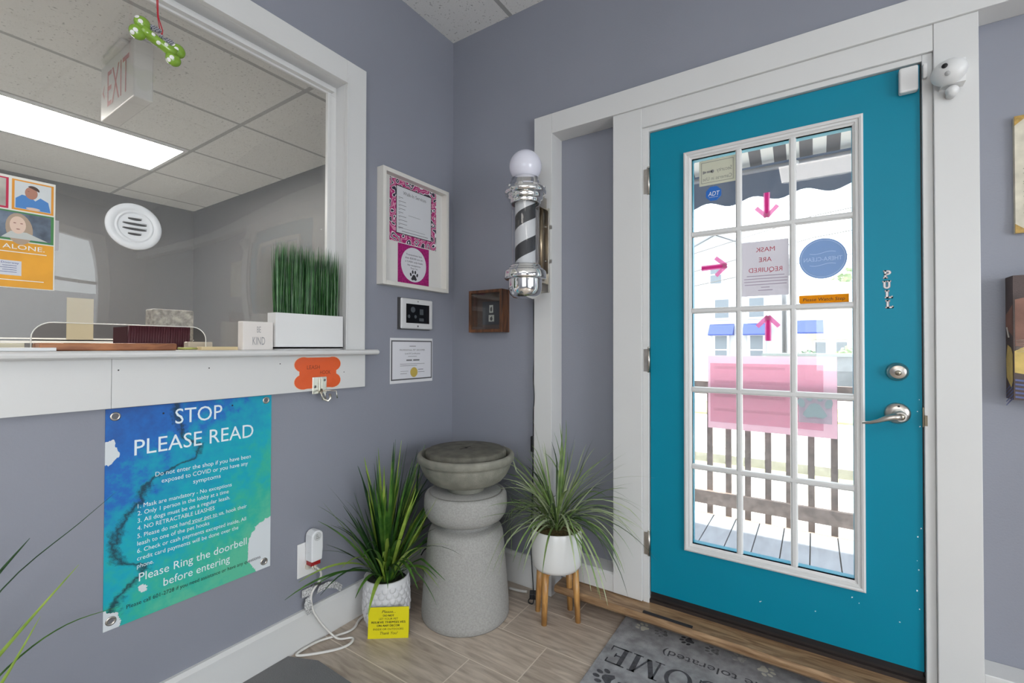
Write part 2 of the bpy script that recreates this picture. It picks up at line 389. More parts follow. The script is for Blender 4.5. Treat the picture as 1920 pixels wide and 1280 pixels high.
# left wall with the reception window opening  (y -1.5 .. 1.287, z 1.2 .. 2.415)
b = MB()
b.box(XL - .12, XL, YF, -1.5, 0, CZ); b.box(XL - .12, XL, 1.29, YB, 0, CZ)
b.box(XL - .12, XL, -1.5, 1.29, 0, 1.197); b.box(XL - .12, XL, -1.5, 1.29, 2.418, CZ)
struct(b.build('wall_left', WALL), 'blue grey painted wall left of the corner', 'wall')
b = MB()
b.box(XL - .12, -1.14, YB, YB + .17, 0, CZ); b.box(-1.14, XR, YB, YB + .17, 2.35, CZ)
b.box(-1.14, -.70, 2.11, YB + .17, 0, 2.35); b.box(.40, XR, 2.11, YB + .17, 0, 2.35)
struct(b.build('wall_back', WALL), 'blue grey painted wall with the front door', 'wall')
b = MB(); WY0, WY1, WZ0, WZ1 = .62, 1.62, 1.15, 2.5
b.box(XR, XR + .12, YF, -1.6, 0, CZ); b.box(XR, XR + .12, .46, WY0, 0, CZ); b.box(XR, XR + .12, -1.6, .46, 0, .5); b.box(XR, XR + .12, -1.6, .46, 2.1, CZ); b.box(XR, XR + .12, WY1, YB + .17, 0, CZ)
b.box(XR, XR + .12, WY0, WY1, 0, WZ0); b.box(XR, XR + .12, WY0, WY1, WZ1, CZ)
struct(b.build('wall_right', WALL), 'blue grey wall with a window on the right', 'wall')
b = MB(); b.box(XL, 0, YF - .12, YF, 0, CZ); b.box(2.4, XR, YF - .12, YF, 0, CZ); b.box(0, 2.4, YF - .12, YF, 0, .9); b.box(0, 2.4, YF - .12, YF, 2.5, CZ)
struct(b.build('wall_front', WALL), 'blue grey wall behind the viewer', 'wall')
GLASS = clear('window_glass', (0.97, 0.98, 0.98))
def simple_window(n, x0, x1, y0, y1, z0, z1, lab):
    t = thing('window_%d' % n, ((x0 + x1) / 2, (y0 + y1) / 2, z0), lab, 'window', kind='structure')
    m = MB(); d = .06
    if x1 - x0 < y1 - y0:
        for a, c, e, f in ((y0 - .09, y0 + .03, z0 - .09, z1 + .09), (y1 - .03, y1 + .09, z0 - .09, z1 + .09)): m.box(x0 - .02, x0 + .10, a, c, e, f)
        for e, f in ((z0 - .09, z0 + .03), (z1 - .03, z1 + .09)): m.box(x0 - .02, x0 + .10, y0 + .03, y1 - .03, e, f)
        m.box(x0 + .02, x0 + .06, y0 + .03, y1 - .03, (z0 + z1) / 2 - .02, (z0 + z1) / 2 + .02)
        m.build('frame', WHITE, t); box(x0 + .035, x0 + .04, y0 + .03, y1 - .03, z0 + .03, z1 - .03).build('glass', GLASS, t)
    else:
        for a, c, e, f in ((x0 - .09, x0 + .03, z0 - .09, z1 + .09), (x1 - .03, x1 + .09, z0 - .09, z1 + .09)): m.box(a, c, y1 - .10, y1 + .02, e, f)
        for e, f in ((z0 - .09, z0 + .03), (z1 - .03, z1 + .09)): m.box(x0 + .03, x1 - .03, y1 - .10, y1 + .02, e, f)
        m.build('frame', WHITE, t); box(x0 + .03, x1 - .03, y1 - .05, y1 - .045, z0 + .03, z1 - .03).build('glass', GLASS, t)
simple_window(2, XR, XR + .1, WY0, WY1, WZ0, WZ1, 'white framed window in the right wall')
simple_window(4, XR, XR + .1, -1.6, .46, .5, 2.1, 'unseen wide white framed window behind on the right')  # out-of-view window, placed and sized for its light on the left wall
simple_window(3, 0, 2.4, YF - .1, YF, .9, 2.5, 'wide white framed window behind the viewer')
# lobby ceiling lights (unseen fixtures, assumed behind and right of the camera)
DIFF = mat('lamp_diffuser', (.9, .9, .9), .5, emit=(1, .955, .89), estr=LOBBY_LAMP)
for i, (x, y) in enumerate(((.3, -1.3), (2.2, -2.0), (-.6, -2.4))):
    t = thing('ceiling_light', (x, y, CZ - .03), ['troffer ceiling light above the viewer', 'troffer ceiling light at the right rear of the lobby', 'troffer ceiling light at the left rear of the lobby'][i], 'ceiling light', 'lobby troffer lights')
    m = MB()
    m.box(x - .61, x + .61, y - .31, y - .28, CZ - .03, CZ); m.box(x - .61, x + .61, y + .28, y + .31, CZ - .03, CZ)
    m.box(x - .61, x - .58, y - .28, y + .28, CZ - .03, CZ); m.box(x + .58, x + .61, y - .28, y + .28, CZ - .03, CZ)
    m.build('frame', WHITEB, t); box(x - .58, x + .58, y - .28, y + .28, CZ - .015, CZ - .005).build('diffuser', DIFF, t)

# ---- baseboards
def baseboard(name, prof_axis, a0, a1, p, h, lab, sgn=1):
    m = MB()
    pr = [(0, 0), (.018, 0), (.018, h - .022), (.024, h - .02), (.024, h - .012), (.012, h), (0, h)]
    if prof_axis == 'x': m.prism(pr, (p, a0, 0), (sgn, 0, 0), UZ, (0, a1 - a0, 0))
    else: m.prism(pr, (a0, p, 0), (0, sgn, 0), UZ, (a1 - a0, 0, 0))
    return struct(m.build(name, WHITE), lab, 'baseboard')
baseboard('baseboard_left', 'x', YF, YB, XL, .152, 'white baseboard along the left wall')
baseboard('baseboard_back', 'y', XL + .024, -1.19, YB, .16, 'white baseboard between the corner and the door frame', -1)
b = box(.44, XR - .001, 2.012, 2.11, 0, .217)
struct(b.build('baseboard_right', WHITE, bevel=.003), 'tall white base board right of the door', 'baseboard')
# ---- door wall casings
def trim(n, m, lab, bev=.002): return struct(m.build('trim_%d' % n, WHITE, bevel=bev), lab, 'trim')
trim(1, box(-1.189, -1.087, 2.0, 2.11, 0, 2.402), 'white post left of the narrow grey panel')
trim(2, box(-1.087, XR, 2.0, 2.11, 2.302, 2.402), 'long white header board over the door and side panels')
trim(3, box(-.771, -.637, 2.009, 2.11, .112, 2.302), 'white casing on the hinge side of the teal door')
trim(4, box(.333, .44, 2.009, 2.11, 0, 2.302), 'white casing on the handle side of the teal door')
trim(5, box(-.637, .333, 2.011, 2.11, 2.215, 2.302), 'white head casing directly over the teal door')
b = MB(); b.prism([(0, 0), (.098, 0), (.098, .093), (.010, .085), (0, .078)], (-1.087, 2.012, .112), UY, UZ, (.316, 0, 0))
trim(6, b, 'white board under the narrow grey panel', 0)
b = MB()                                             # jambs and stops
b.box(-.637, -.610, 2.022, 2.2, .10, 2.215); b.box(.306, .333, 2.022, 2.2, .10, 2.215); b.box(-.61, .306, 2.022, 2.2, 2.194, 2.215)
b.box(-.61, -.585, 2.082, 2.2, .10, 2.194); b.box(.281, .306, 2.082, 2.2, .10, 2.194); b.box(-.585, .281, 2.082, 2.2, 2.17, 2.194)
trim(7, b, 'white jamb around the teal door')
OAK = wood('oak_threshold', (0.17, 0.09, 0.042), (0.42, 0.27, 0.15), (1.2, 9, 9), 5, .35)
b = MB(); b.prism([(0.195, 0), (.008, 0), (0, .010), (0, .024), (.010, .034), (.195, .038)], (-1.03, 1.922, .072), UY, UZ, (1.363, 0, 0))
struct(b.build('trim_8', OAK), 'worn oak threshold board below the teal door', 'threshold')
struct(box(-1.03, .333, 2.072, 2.11, 0, .072).build('trim_9', mat('dark_riser', (.06, .04, .03), .7)), 'dark riser under the oak threshold board', 'riser')
b = MB(); b.box(-.61, .306, 2.028, 2.2, .109, .122); b.box(-.61, .306, 2.044, 2.2, .122, .134)
struct(b.build('trim_10', mat('dark_sill', (.045, .035, .032), .45, .3)), 'dark metal sill strip under the door', 'sill')
tag(box(-.612, -.412, 1.936, 1.951, .1065, .110).build('grip_strip', mat('grip_black', (.025, .02, .022), .8)), 'short black grip strip stuck on the oak threshold', 'grip strip')

# ================================================================== THE TEAL DOOR
DX0, DX1, DZ0, DZ1 = -.606, .302, .155, 2.191
GX0, GX1, GZ0, GZ1 = -.430, .118, .407, 2.033
door = thing('door_1', (-.152, 2.058, .155), 'teal front door with fifteen glass lites', 'door', kind='structure')
b = MB()
b.box(DX0, GX0, 2.035, 2.08, DZ0, DZ1); b.box(GX1, DX1, 2.035, 2.08, DZ0, DZ1)
b.box(GX0, GX1, 2.035, 2.08, DZ0, GZ0); b.box(GX0, GX1, 2.035, 2.08, GZ1, DZ1)
b.build('door_slab', TEAL, door)
box(DX0 + .002, DX1 - .002, 2.036, 2.078, .1345, DZ0).build('door_sweep', BLACK, door)
box(DX1, DX1 + .004, 2.04, 2.078, DZ0, DZ1).build('door_seal', BLACK, door)
# glazing frame : moulded profile round the lites
b = MB(); O = (-.461, .149, .376, 2.064)
def ring(m, o, i, y0, y1):
    ox0, ox1, oz0, oz1 = o; ix0, ix1, iz0, iz1 = i
    A = [(ox0, oz0), (ox1, oz0), (ox1, oz1), (ox0, oz1)]; B = [(ix0, iz0), (ix1, iz0), (ix1, iz1), (ix0, iz1)]
    for k in range(4):
        a, a2, c, c2 = A[k], A[(k + 1) % 4], B[k], B[(k + 1) % 4]
        m.quad((a[0], y0, a[1]), (a2[0], y0, a2[1]), (c2[0], y1, c2[1]), (c[0], y1, c[1]))
def inset(o, d): return (o[0] + d, o[1] - d, o[2] + d, o[3] - d)
st = [(0, 2.035), (0, 2.022), (.006, 2.019), (.012, 2.021), (.014, 2.026), (.022, 2.026), (.024, 2.030), (.031, 2.034), (.031, 2.048)]
for (d0, y0), (d1, y1) in zip(st, st[1:]): ring(b, inset(O, d0), inset(O, d1), y0, y1)
b.build('glazing_frame', WHITE, door)
gw = GX1 - GX0; gh = GZ1 - GZ0
b = MB()
for x in (-.251, -.0645):
    b.prism([(-.012, 0), (-.010, -.012), (-.005, -.016), (.005, -.016), (.010, -.012), (.012, 0)], (x, 2.0465, GZ0), UX, UY, (0, 0, gh))
for z in (1.712, 1.388, 1.056, .731):
    b.prism([(-.012, 0), (-.010, -.012), (-.005, -.016), (.005, -.016), (.010, -.012), (.012, 0)], (GX0, 2.046, z), UZ, UY, (gw, 0, 0))
b.build('muntin_grid', WHITE, door)
box(GX0, GX1, 2.048, 2.054, GZ0, GZ1).build('glass', clear('door_glass', (.97, .98, .98), haze=.045), door)
for z0, z1 in ((1.913, 2.032), (1.122, 1.229), (.314, .42)):
    m = MB(); m.lathe([(.0065, 0), (.0065, z1 - z0)], (-.611, 2.024, z0), n=12)
    m.lathe([(.0045, 0), (.006, .004), (.001, .010)], (-.611, 2.024, z1), n=12, cap=False)
    m.box(-.632, -.611, 2.0205, 2.0225, z0 + .004, z1 - .004); m.build('hinge', NICKEL, door)
# handle
hd = MB(); hc = (.238, 2.035, 1.010)
hd.lathe([(.036, 0), (.0355, .004), (.031, .009), (.022, .013), (.017, .014)], hc, (0, -1, 0), 40)
hdl = hd.build('door_handle', NICKEL, door)
m = MB(); m.lathe([(.017, 0), (.016, .03), (.018, .045), (.018, .056), (.015, .06)], (.238, 2.021, 1.006), (0, -1, 0), 28)
pts = [(.238, 1.966, 1.006), (.218, 1.962, 1.004), (.198, 1.96, .997), (.178, 1.962, .987), (.158, 1.966, .980), (.138, 1.972, .978)]
m.tube(pts, [.015, .014, .011, .008, .0065, .0055], 10, .8); m.build('lever', NICKEL, hdl)
m = MB(); m.lathe([(.011, 0), (.011, .003), (.0, .003)], (.238, 1.961, 1.006), (0, -1, 0), 20, cap=False); m.box(.2365, .2395, 1.9572, 1.958, .999, 1.013)
m.build('key_cylinder', mat('dull_brass', (.42, .38, .3), .3, 1.0), hdl)
for dz in (.024, -.022):
    m = MB(); m.lathe([(.004, 0), (.003, .002)], (.240, 2.024, 1.010 + dz), (0, -1, 0), 12); m.build('screw', BLACK, hdl)
m = MB(); dc = (.238, 2.035, 1.152)
m.lathe([(.031, 0), (.031, .006), (.027, .013), (.0235, .016), (.0235, .024), (.021, .026), (.0, .026)], dc, (0, -1, 0), 40, cap=False)
dbo = m.build('deadbolt', NICKEL, door)
m = MB(); m.lathe([(.009, 0), (.009, .002), (0, .002)], (.238, 2.009, 1.149), (0, -1, 0), 20, cap=False); m.build('key_cylinder', mat('dull_brass', 0), dbo)
box(.2372, .2388, 2.0055, 2.007, 1.1435, 1.1525).build('keyhole', BLACK, dbo)
m = MB(); m.box(.302, .306, 2.026, 2.05, .97, 1.035); m.box(.306, .313, 2.018, 2.024, .975, 1.01); m.build('strike_plate', mat('aged_brass', (.2, .17, .12), .4, 1.0), door)
# paint chips in the door
b = MB(); rr = random.Random(3)
for x, z in ((.295, 1.06), (.29, 1.02), (.296, .97), (.297, .63), (.288, .60), (.29, .49), (.285, .42), (.291, .36), (.13, .33), (.11, .345), (.0, .26), (-.18, .24), (-.176, .243), (.24, .30), (.286, .52)):
    k = rr.uniform(.0009, .0022); b.poly([(a * k * rr.uniform(.6, 1.4), c * k * rr.uniform(.6, 1.6)) for a, c in ((-1, -1), (1, -.8), (1.2, 1), (-.6, 1.1))], (x, 2.0345, z), UX, UZ)
b.build('paint_chips', WINK, door)

# ---- slab and serif letters from strokes (box 1 wide x 1 high)
def glyph(ch, t, th=None, sf=.16, lw=.1):
    """list of convex polygons for a serif letter; t = thick stem, th = thin stroke, sf = serif reach, lw = serif height"""
    th = th or t; P = []
    def r(x0, x1, y0, y1): P.append([(x0, y0), (x1, y0), (x1, y1), (x0, y1)])
    def st(xa, ya, xb, yb, w): P.append([(xa - w / 2, ya), (xa + w / 2, ya), (xb + w / 2, yb), (xb - w / 2, yb)])
    def arc(cx, cy, rx, ry, w, wv, a0, a1, n=20):
        for i in range(n):
            a, c = a0 + (a1 - a0) * i / n, a0 + (a1 - a0) * (i + 1) / n
            def p(an, o): 
                return (cx + (rx - (w if o else 0)) * math.cos(an), cy + (ry - (wv if o else 0)) * math.sin(an))
            P.append([p(a, 0), p(c, 0), p(c, 1), p(a, 1)])
    s = sf * .5
    if ch in 'EL':
        x = s; r(x, x + t, 0, 1); r(0, x + t + s, 0, lw); r(0, x + t + s, 1 - lw, 1); r(x, .92, 0, max(lw, th)); r(.92 - th, .92, 0, .28)
        if ch == 'E': r(x, .88, 1 - max(lw, th), 1); r(.88 - th, .88, .75, 1); r(x + t, .62, .5 - th / 2, .5 + th / 2); r(.62 - th, .62, .38, .62)
    elif ch == 'P':
        x = s; r(x, x + t, 0, 1); r(0, x + t + s, 0, lw); r(0, x + t, 1 - lw, 1); r(x, .5, 1 - th, 1); r(x, .5, .42, .42 + th); arc(.5, .71, .42, .29, t, th, -PI / 2, PI / 2)
    elif ch == 'U':
        r(s, s + t, .3, 1); r(.92 - t * .9, .92, .3, 1); r(0, s + t + s, 1 - lw, 1); r(.92 - t - s, 1, 1 - lw, 1); arc(.46 + s / 2, .32, .46 - s / 2, .32, t, th, PI, 2 * PI)
    elif ch == 'O': arc(.5, .5, .47, .51, t, th, 0, 2 * PI, 32)
    elif ch == 'C': arc(.52, .5, .47, .51, t, th, .22 * PI, 1.78 * PI, 28); r(.84, .84 + th, .64, .92); r(.84, .84 + th, .08, .3)
    elif ch == 'M':
        st(.14, 0, .18, 1, th); st(.84, 0, .82, 1, t); st(.48, .05, .2, 1, t); st(.48, .05, .8, 1, th); r(0, .3, 0, lw); r(.68, 1, 0, lw); r(.04, .28, 1 - lw, 1); r(.72, .96, 1 - lw, 1)
    elif ch == 'W':
        st(.3, 0, .1, 1, t); st(.3, 0, .5, 1, th); st(.72, 0, .5, 1, t); st(.72, 0, .9, 1, th); r(0, .24, 1 - lw, 1); r(.4, .62, 1 - lw, 1); r(.78, 1, 1 - lw, 1)
    return P
YD = 2.0345
for i, (ch, x, z) in enumerate((('P', .2145, 1.4885), ('U', .212, 1.4525), ('L', .2185, 1.4195), ('L', .220, 1.385))):
    hh, ww = .026, .021; m = MB()
    for P in glyph(ch, .34, .24, .2, .2): m.poly([((a - .5) * ww * 1.15, (c - .5) * hh * 1.13) for a, c in P], (x, YD - .0003, z), UX, UZ)
    m.mi = 1
    for P in glyph(ch, .22, .13, .2, .13): m.poly([((a - .5) * ww, (c - .5) * hh) for a, c in P], (x, YD - .0009, z), UX, UZ)
    lab = ['white block letter P sticker, topmost on the teal door', 'white block letter U sticker on the teal door',
           'white block letter L sticker just under the U on the door', 'white block letter L sticker lowest of the word PULL'][i]
    tag(m.build('letter_sticker', [mat('sticker_border', (.35, .25, .27), .5), mat('sticker_white', (.75, .76, .76), .5)]), lab, 'sticker', 'PULL letters on the door')

# ---- things stuck to the door glass (inner face y = 2.046)
YG = 2.0465
def sheet(m, x0, x1, z0, z1, y, t=.0008): m.box(x0, x1, y - t, y, z0, z1)
CREAM = film('cream_card', (.62, .62, .55), .93)
t = thing('security_sign', (-.33, YG, 1.914), 'mirrored cream security cameras sign at top left of the door glass', 'sign')
m = MB(); sheet(m, -.402, -.262, 1.914, 2.021, YG); m.build('card', CREAM, t)
m = MB(); y = YG - .0012
for (a0, a1, c0, c1) in ((-.394, -.270, 2.010, 2.012), (-.394, -.270, 1.924, 1.926), (-.394, -.392, 1.924, 2.012), (-.272, -.270, 1.924, 2.012)): m.box(a0, a1, y, y + .0002, c0, c1)
m.text('Security', (-.276, y, 1.965), (-1, 0, 0), UZ, .016, .058); m.text('Cameras in Use', (-.276, y, 1.934), (-1, 0, 0), UZ, .015, .112)
m.box(-.372, -.352, y, y + .0002, 1.966, 1.974); m.poly(ell(-.350, 1.97, .006, .007), (0, y, 0), UX, UZ); m.poly([(-.388, 1.963), (-.374, 1.967), (-.374, 1.973), (-.388, 1.977)], (0, y, 0), UX, UZ)
m.build('lettering', INKG, t)
t = thing('alarm_sticker', (-.346, YG, 1.845), 'blue octagonal alarm company sticker on the upper left lite', 'sticker')
m = MB(); m.prism([(.032 * math.cos(PI / 8 + k * PI / 4), .032 * math.sin(PI / 8 + k * PI / 4)) for k in range(8)], (-.346, YG, 1.876), UX, UZ, (0, -.001, 0)); m.build('octagon', mat('blue_vinyl', (.0, .12, .48), .4), t)
m = MB(); m.text('ADT', (-.346, YG - .0014, 1.867), UX, UZ, .018, .042, 'C', .15); m.text('Secured Services', (-.346, YG - .0014, 1.860), UX, UZ, .0035, .034, 'C'); m.build('lettering', mat('white_vinyl', (.8, .82, .85), .5), t)
PINK = film('pink_tape', (.80, .10, .45), .75); PINKL = film('pale_pink_tape', (.80, .34, .58), .72)
def arrow(x, z, ang, lab):
    t = thing('tape_arrow', (x, YG, z - .05), lab, 'tape arrow', 'pink tape arrows on the door glass')
    c, s_ = math.cos(ang), math.sin(ang); ux, uz = Vector((c, 0, s_)), Vector((-s_, 0, c))
    def bar(m, a, p, l, w, y):
        d = ux * math.cos(a) + uz * math.sin(a); n = Vector((-d.z, 0, d.x)); o = Vector((x, y, z)) + ux * p
        m.prism([(0, -w), (l, -w), (l, w), (0, w)], o, d, n, (0, .0004, 0))
    m = MB(); bar(m, 0, -.048, .098, .011, YG - .0006); m.build('shaft', PINKL, t)
    m = MB(); bar(m, 0, -.048, .098, .006, YG - .0014); m.build('shaft_strip', PINK, t)
    for k, sg in enumerate((1, -1)): m = MB(); bar(m, PI - sg * .75, .048, .055, .008, YG - .0022 - .0008 * k); m.build('head_strip', PINKL, t)
arrow(-.152, 1.796, -PI / 2, 'pink tape arrow pointing down on the top middle lite')
arrow(-.346, 1.568, 0.03, 'pink tape arrow pointing right toward the mask notice')
arrow(-.149, 1.308, PI / 2, 'pink tape arrow pointing up below the mask notice')
t = thing('mask_notice', (-.158, YG, 1.437), 'white paper mask notice read from outside, middle lite', 'notice')
m = MB(); sheet(m, -.240, -.0785, 1.438, 1.655, YG); m.build('sheet', film('lit_paper', (.66, .64, .68), .88), t)
m = MB(); y = YG - .0012
for s_, z, w_ in (('MASK', 1.612, .066), ('ARE', 1.572, .044), ('REQUIRED', 1.532, .116)): m.text(s_, (-.158, y, z), (-1, 0, 0), UZ, .018, w_, 'C')
m.build('lettering', mat('red_ink', (.42, .06, .09), .7), t)
m = MB()
for k, (s_, w_) in enumerate((('', .13), ('', .15), ('', .15), ('', .145), ('', .03), ('', .05))):
    m.box(-.158 - w_ / 2, -.158 + w_ / 2, y, y + .0002, 1.516 - k * .0115, 1.519 - k * .0115)
m.build('small_print', mat('violet_print', (.36, .30, .38), .7), t)
t = thing('round_decal', (.029, YG, 1.49), 'blue oval decal seen from behind, right middle lite', 'decal')
m = MB(); m.prism(ell(.029, 1.565, .074, .075, 40), (0, YG, 0), UX, UZ, (0, -.0008, 0)); m.build('disc', film('blue_decal', (.30, .42, .62), .88), t)
LB = mat('pale_blue_print', (.48, .58, .72), .6)
m = MB(); y = YG - .0012; m.text('THERA-CLEAN', (.029, y, 1.556), (-1, 0, 0), UZ, .015, .118, 'C')
for z, s_ in ((1.586, 1), (1.542, -1)):
    for k in range(10):
        xa = .029 - .04 + k * .008; f = lambda q: z + .004 * math.sin((q - .029) * 70)
        m.quad((xa, y, f(xa) - .001), (xa + .008, y, f(xa + .008) - .001), (xa + .008, y, f(xa + .008) + .001), (xa, y, f(xa) + .001))
for k in range(40):
    a, c = 2 * PI * k / 40, 2 * PI * (k + 1) / 40
    m.quad(*[(.029 + rr_ * math.cos(q), y, 1.565 + rr_ * math.sin(q)) for rr_, q in ((.069, a), (.069, c), (.0675, c), (.0675, a))])
m.build('lettering', LB, t)
t = thing('step_warning', (.03, YG, 1.399), 'orange handwritten watch step strip on the door glass', 'sign')
m = MB(); m.prism([(-.046, .004), (-.040, 0), (.107, 0), (.107, .031), (-.046, .031)], (0, YG, 1.399), UX, UZ, (0, -.001, 0)); m.build('strip', film('orange_card', (.72, .36, .02), .95), t)
m = MB(); m.text('Please Watch Step', (.031, YG - .0014, 1.408), UX, UZ, .012, .128, 'C', .12); m.build('handwriting', INK, t)

# ---- sensors by the door
t = thing('door_sensor', (.272, 2.035, 2.097), 'white contact sensor at the top corner of the teal door', 'sensor')
box(.246, .296, 2.008, 2.035, 2.097, 2.182).build('case', WHITEB, t, bevel=.006, segs=3)
tag(box(.3065, .318, 2.006, 2.022, 2.13, 2.178).build('sensor_magnet', WHITEB, bevel=.003), 'small white sensor magnet on the door jamb', 'sensor magnet')
t = thing('motion_sensor', (.36, 2.009, 2.05), 'white camera sensor on the casing beside the door', 'sensor')
m = MB(); q = Matrix.Rotation(R(-35), 3, 'Z'); m.sphere((.362, 1.966, 2.110), .046, (1.0, .8, .86), 28, q); m.box(.345, .402, 1.968, 2.009, 2.073, 2.147); m.build('body', WHITEB, t)
m = MB(); dr = Vector((-.42, -.9, .03)).normalized()
m.lathe([(.0075, 0), (.0075, .002), (.0, .002)], Vector((.362, 1.966, 2.117)) + dr * .0365, dr, 18, cap=False); m.build('lens', BLACK, t)
m = MB(); d2 = Vector((-.25, -.9, -.42)).normalized(); m.lathe([(.007, 0), (.006, .002), (.0, .002)], Vector((.362, 1.966, 2.108)) + d2 * .0365, d2, 18, cap=False); m.build('button', mat('grey_dot', (.4, .4, .4), .5), t)
m = MB(); m.sphere((.372, 1.980, 2.054), .017, (1, 1, 1), 18); m.lathe([(.012, 0), (.012, .03)], (.372, 2.009, 2.05), (0, -1, .2), 18); m.build('swivel_mount', WHITEB, t)
m = MB(); m.sphere((.366, 1.975, 2.144), .018, (1.3, .8, .5), 16); m.build('top_cap', WHITEB, t)

# ---- art on the infill wall right of the door
t = thing('wall_plaque', (.70, 2.1, 1.60), 'cream vintage paper plaque with gilt corners, upper right', 'wall art')
m = MB(); m.box(.538, .86, 2.094, 2.11, 1.60, 1.972); m.build('board', mat('aged_cream', (.62, .58, .47), .6, var=.18, vscale=22), t)
for (cx, cz, sx, sz) in ((.538, 1.60, 1, 1), (.86, 1.60, -1, 1), (.538, 1.972, 1, -1), (.86, 1.972, -1, -1)):
    m = MB(); m.prism([(0, 0), (.035 * sx, 0), (0, .03 * sz)], (cx - .001 * sx, 2.0915, cz - .001 * sz), UX, UZ, (0, .003, 0)); m.build('corner_gilding', mat('gilt', (.42, .26, .06), .5, var=.4, vscale=60), t)
m = MB(); rr = random.Random(5)
for k in range(9): zz = 1.66 + k * .018; m.tube([(.556 + j * .012, 2.0932, zz + rr.uniform(-.007, .007)) for j in range(8)], .0008, 4)
for k in range(3): m.box(.575, .63, 2.0932, 2.0936, 1.83 + k * .04, 1.855 + k * .04)
m.build('script_print', mat('faded_print', (.26, .30, .25), .7), t)
t = thing('painted_canvas', (.68, 2.08, 1.07), 'boxed canvas with brown yellow and blue abstract painting', 'wall art')
CX0, CX1, CY, CZ0, CZ1 = .518, .84, 2.044, 1.073, 1.460
m = MB(); m.box(CX0, CX1, CY, 2.11, CZ0, CZ1); m.build('canvas', mat('canvas_brown', (.075, .052, .048), .6, var=.3, vscale=14, bump=.2, bscale=300), t)
def band(pts, mm): m = MB(); m.poly(pts, (0, CY - .0006, 0), UX, UZ); return m
m = band([(CX0 + .004, 1.24), (.60, 1.225), (.84, 1.24), (.84, 1.40), (.62, 1.41), (CX0 + .004, 1.385)], 0); m.poly([(2.046, 1.27), (2.108, 1.30), (2.108, 1.34), (2.046, 1.37)], (CX0 - .0006, 0, 0), UY, UZ); m.build('terracotta_field', mat('terracotta', (.22, .105, .075), .6, var=.2, vscale=20), t)
m = MB(); m.poly([(CX0 + .002, 1.225), (CX0 + .03, 1.243), (.62, 1.26), (.84, 1.26), (.84, 1.14), (.6, 1.145), (CX0 + .03, 1.152), (CX0 + .002, 1.158)], (0, CY - .0012, 0), UX, UZ); m.poly([(2.046, 1.13), (2.06, 1.11), (2.10, 1.14), (2.104, 1.2), (2.09, 1.245), (2.06, 1.235), (2.046, 1.215)], (CX0 - .0012, 0, 0), UY, UZ); m.build('yellow_oval', mat('yellow_paint', (.55, .40, .12), .6, var=.2, vscale=30), t)
m = MB()
for k in range(5): m.poly([(CX0 + .003, 1.138 - k * .013), (.84, 1.10 - k * .013), (.84, 1.094 - k * .013), (CX0 + .003, 1.132 - k * .013)], (0, CY - .0008, 0), UX, UZ)
for k in range(5): m.poly([(2.046, 1.13 - k * .012), (2.108, 1.10 - k * .012), (2.108, 1.096 - k * .012), (2.046, 1.124 - k * .012)], (CX0 - .0008, 0, 0), UY, UZ)
m.build('blue_strokes', mat('blue_paint', (.10, .12, .26), .6, var=.3, vscale=40), t)
m = MB()
for k in range(7): m.tube([(CX0 + .006 + j * .02, CY - .001, 1.222 + k * .006 + .0015 * j) for j in range(16)], .0007, 4)
m.tube([(CX0 - .001, 2.095 - .004 * j, 1.30 - .008 * j) for j in range(5)], .0022, 5)
m.build('white_strokes', mat('white_paint_stroke', (.55, .52, .48), .6), t)

# ================================================================== RECEPTION WINDOW (left wall)
t = thing('window_1', (XL, 0, 1.197), 'white cased reception window with a clear acrylic screen', 'window', kind='structure')
PX = -1.825
m = MB(); m.box(XL, -1.74, 1.287, 1.392, 1.22, 2.52); m.box(XL, -1.74, -1.6, 1.287, 2.415, 2.52); m.box(XL, -1.74, -1.6, -1.5, 1.22, 2.415)
m.box(-1.742, -1.736, 1.287, 1.293, 1.22, 2.421); m.box(-1.742, -1.736, -1.5, 1.293, 2.415, 2.421)
m.build('casing', WHITE, t, bevel=.0015)
m = MB(); m.box(-1.89, XL, 1.287, 1.296, 1.22, 2.42); m.box(-1.89, XL, -1.5, 1.287, 2.415, 2.424); m.build('jamb', mat('white_jamb', (.66, .66, .66), .4), t)
m = MB()
m.box(PX - .012, PX + .004, 1.245, 1.287, 1.22, 2.40); m.box(PX - .004, PX + .012, 1.240, 1.250, 1.22, 2.375)
m.box(PX - .012, PX + .006, -1.5, 1.287, 2.372, 2.415); m.box(PX + .006, PX + .028, -1.5, 1.262, 2.380, 2.393)
m.build('screen_strip', WHITE, t)
m = MB(); m.prism([(-1.95, 0), (-1.708, 0), (-1.70, .005), (-1.698, .0115), (-1.70, .018), (-1.708, .023), (-1.95, .023)], (0, -1.6, 1.197), UX, UZ, (0, 2.892, 0))
m.build('sill', WHITE, t)
m = MB(); m.prism([(XL, 0), (-1.708, 0), (-1.70, .005), (-1.698, .0115), (-1.70, .018), (-1.708, .023), (XL, .023)], (0, 1.292, 1.197), UX, UZ, (0, .148, 0)); m.sphere((-1.715, 1.44, 1.2085), .0115, (1.5, .6, 1), 14); m.build('sill_horn', WHITE, t)
m = MB(); m.box(XL, -1.74, -1.6, .4745, 1.049, 1.197); m.box(XL, -1.74, .4755, 1.393, 1.049, 1.197); m.build('apron', WHITE, t)
m = MB()
for y_, z_ in ((.491, 1.162), (.737, 1.159), (.988, 1.166), (1.279, 1.121)): m.lathe([(.0022, 0), (.0022, .0006)], (-1.7402, y_, z_), (1, 0, 0), 8)
m.build('nail_hole', INK, t)
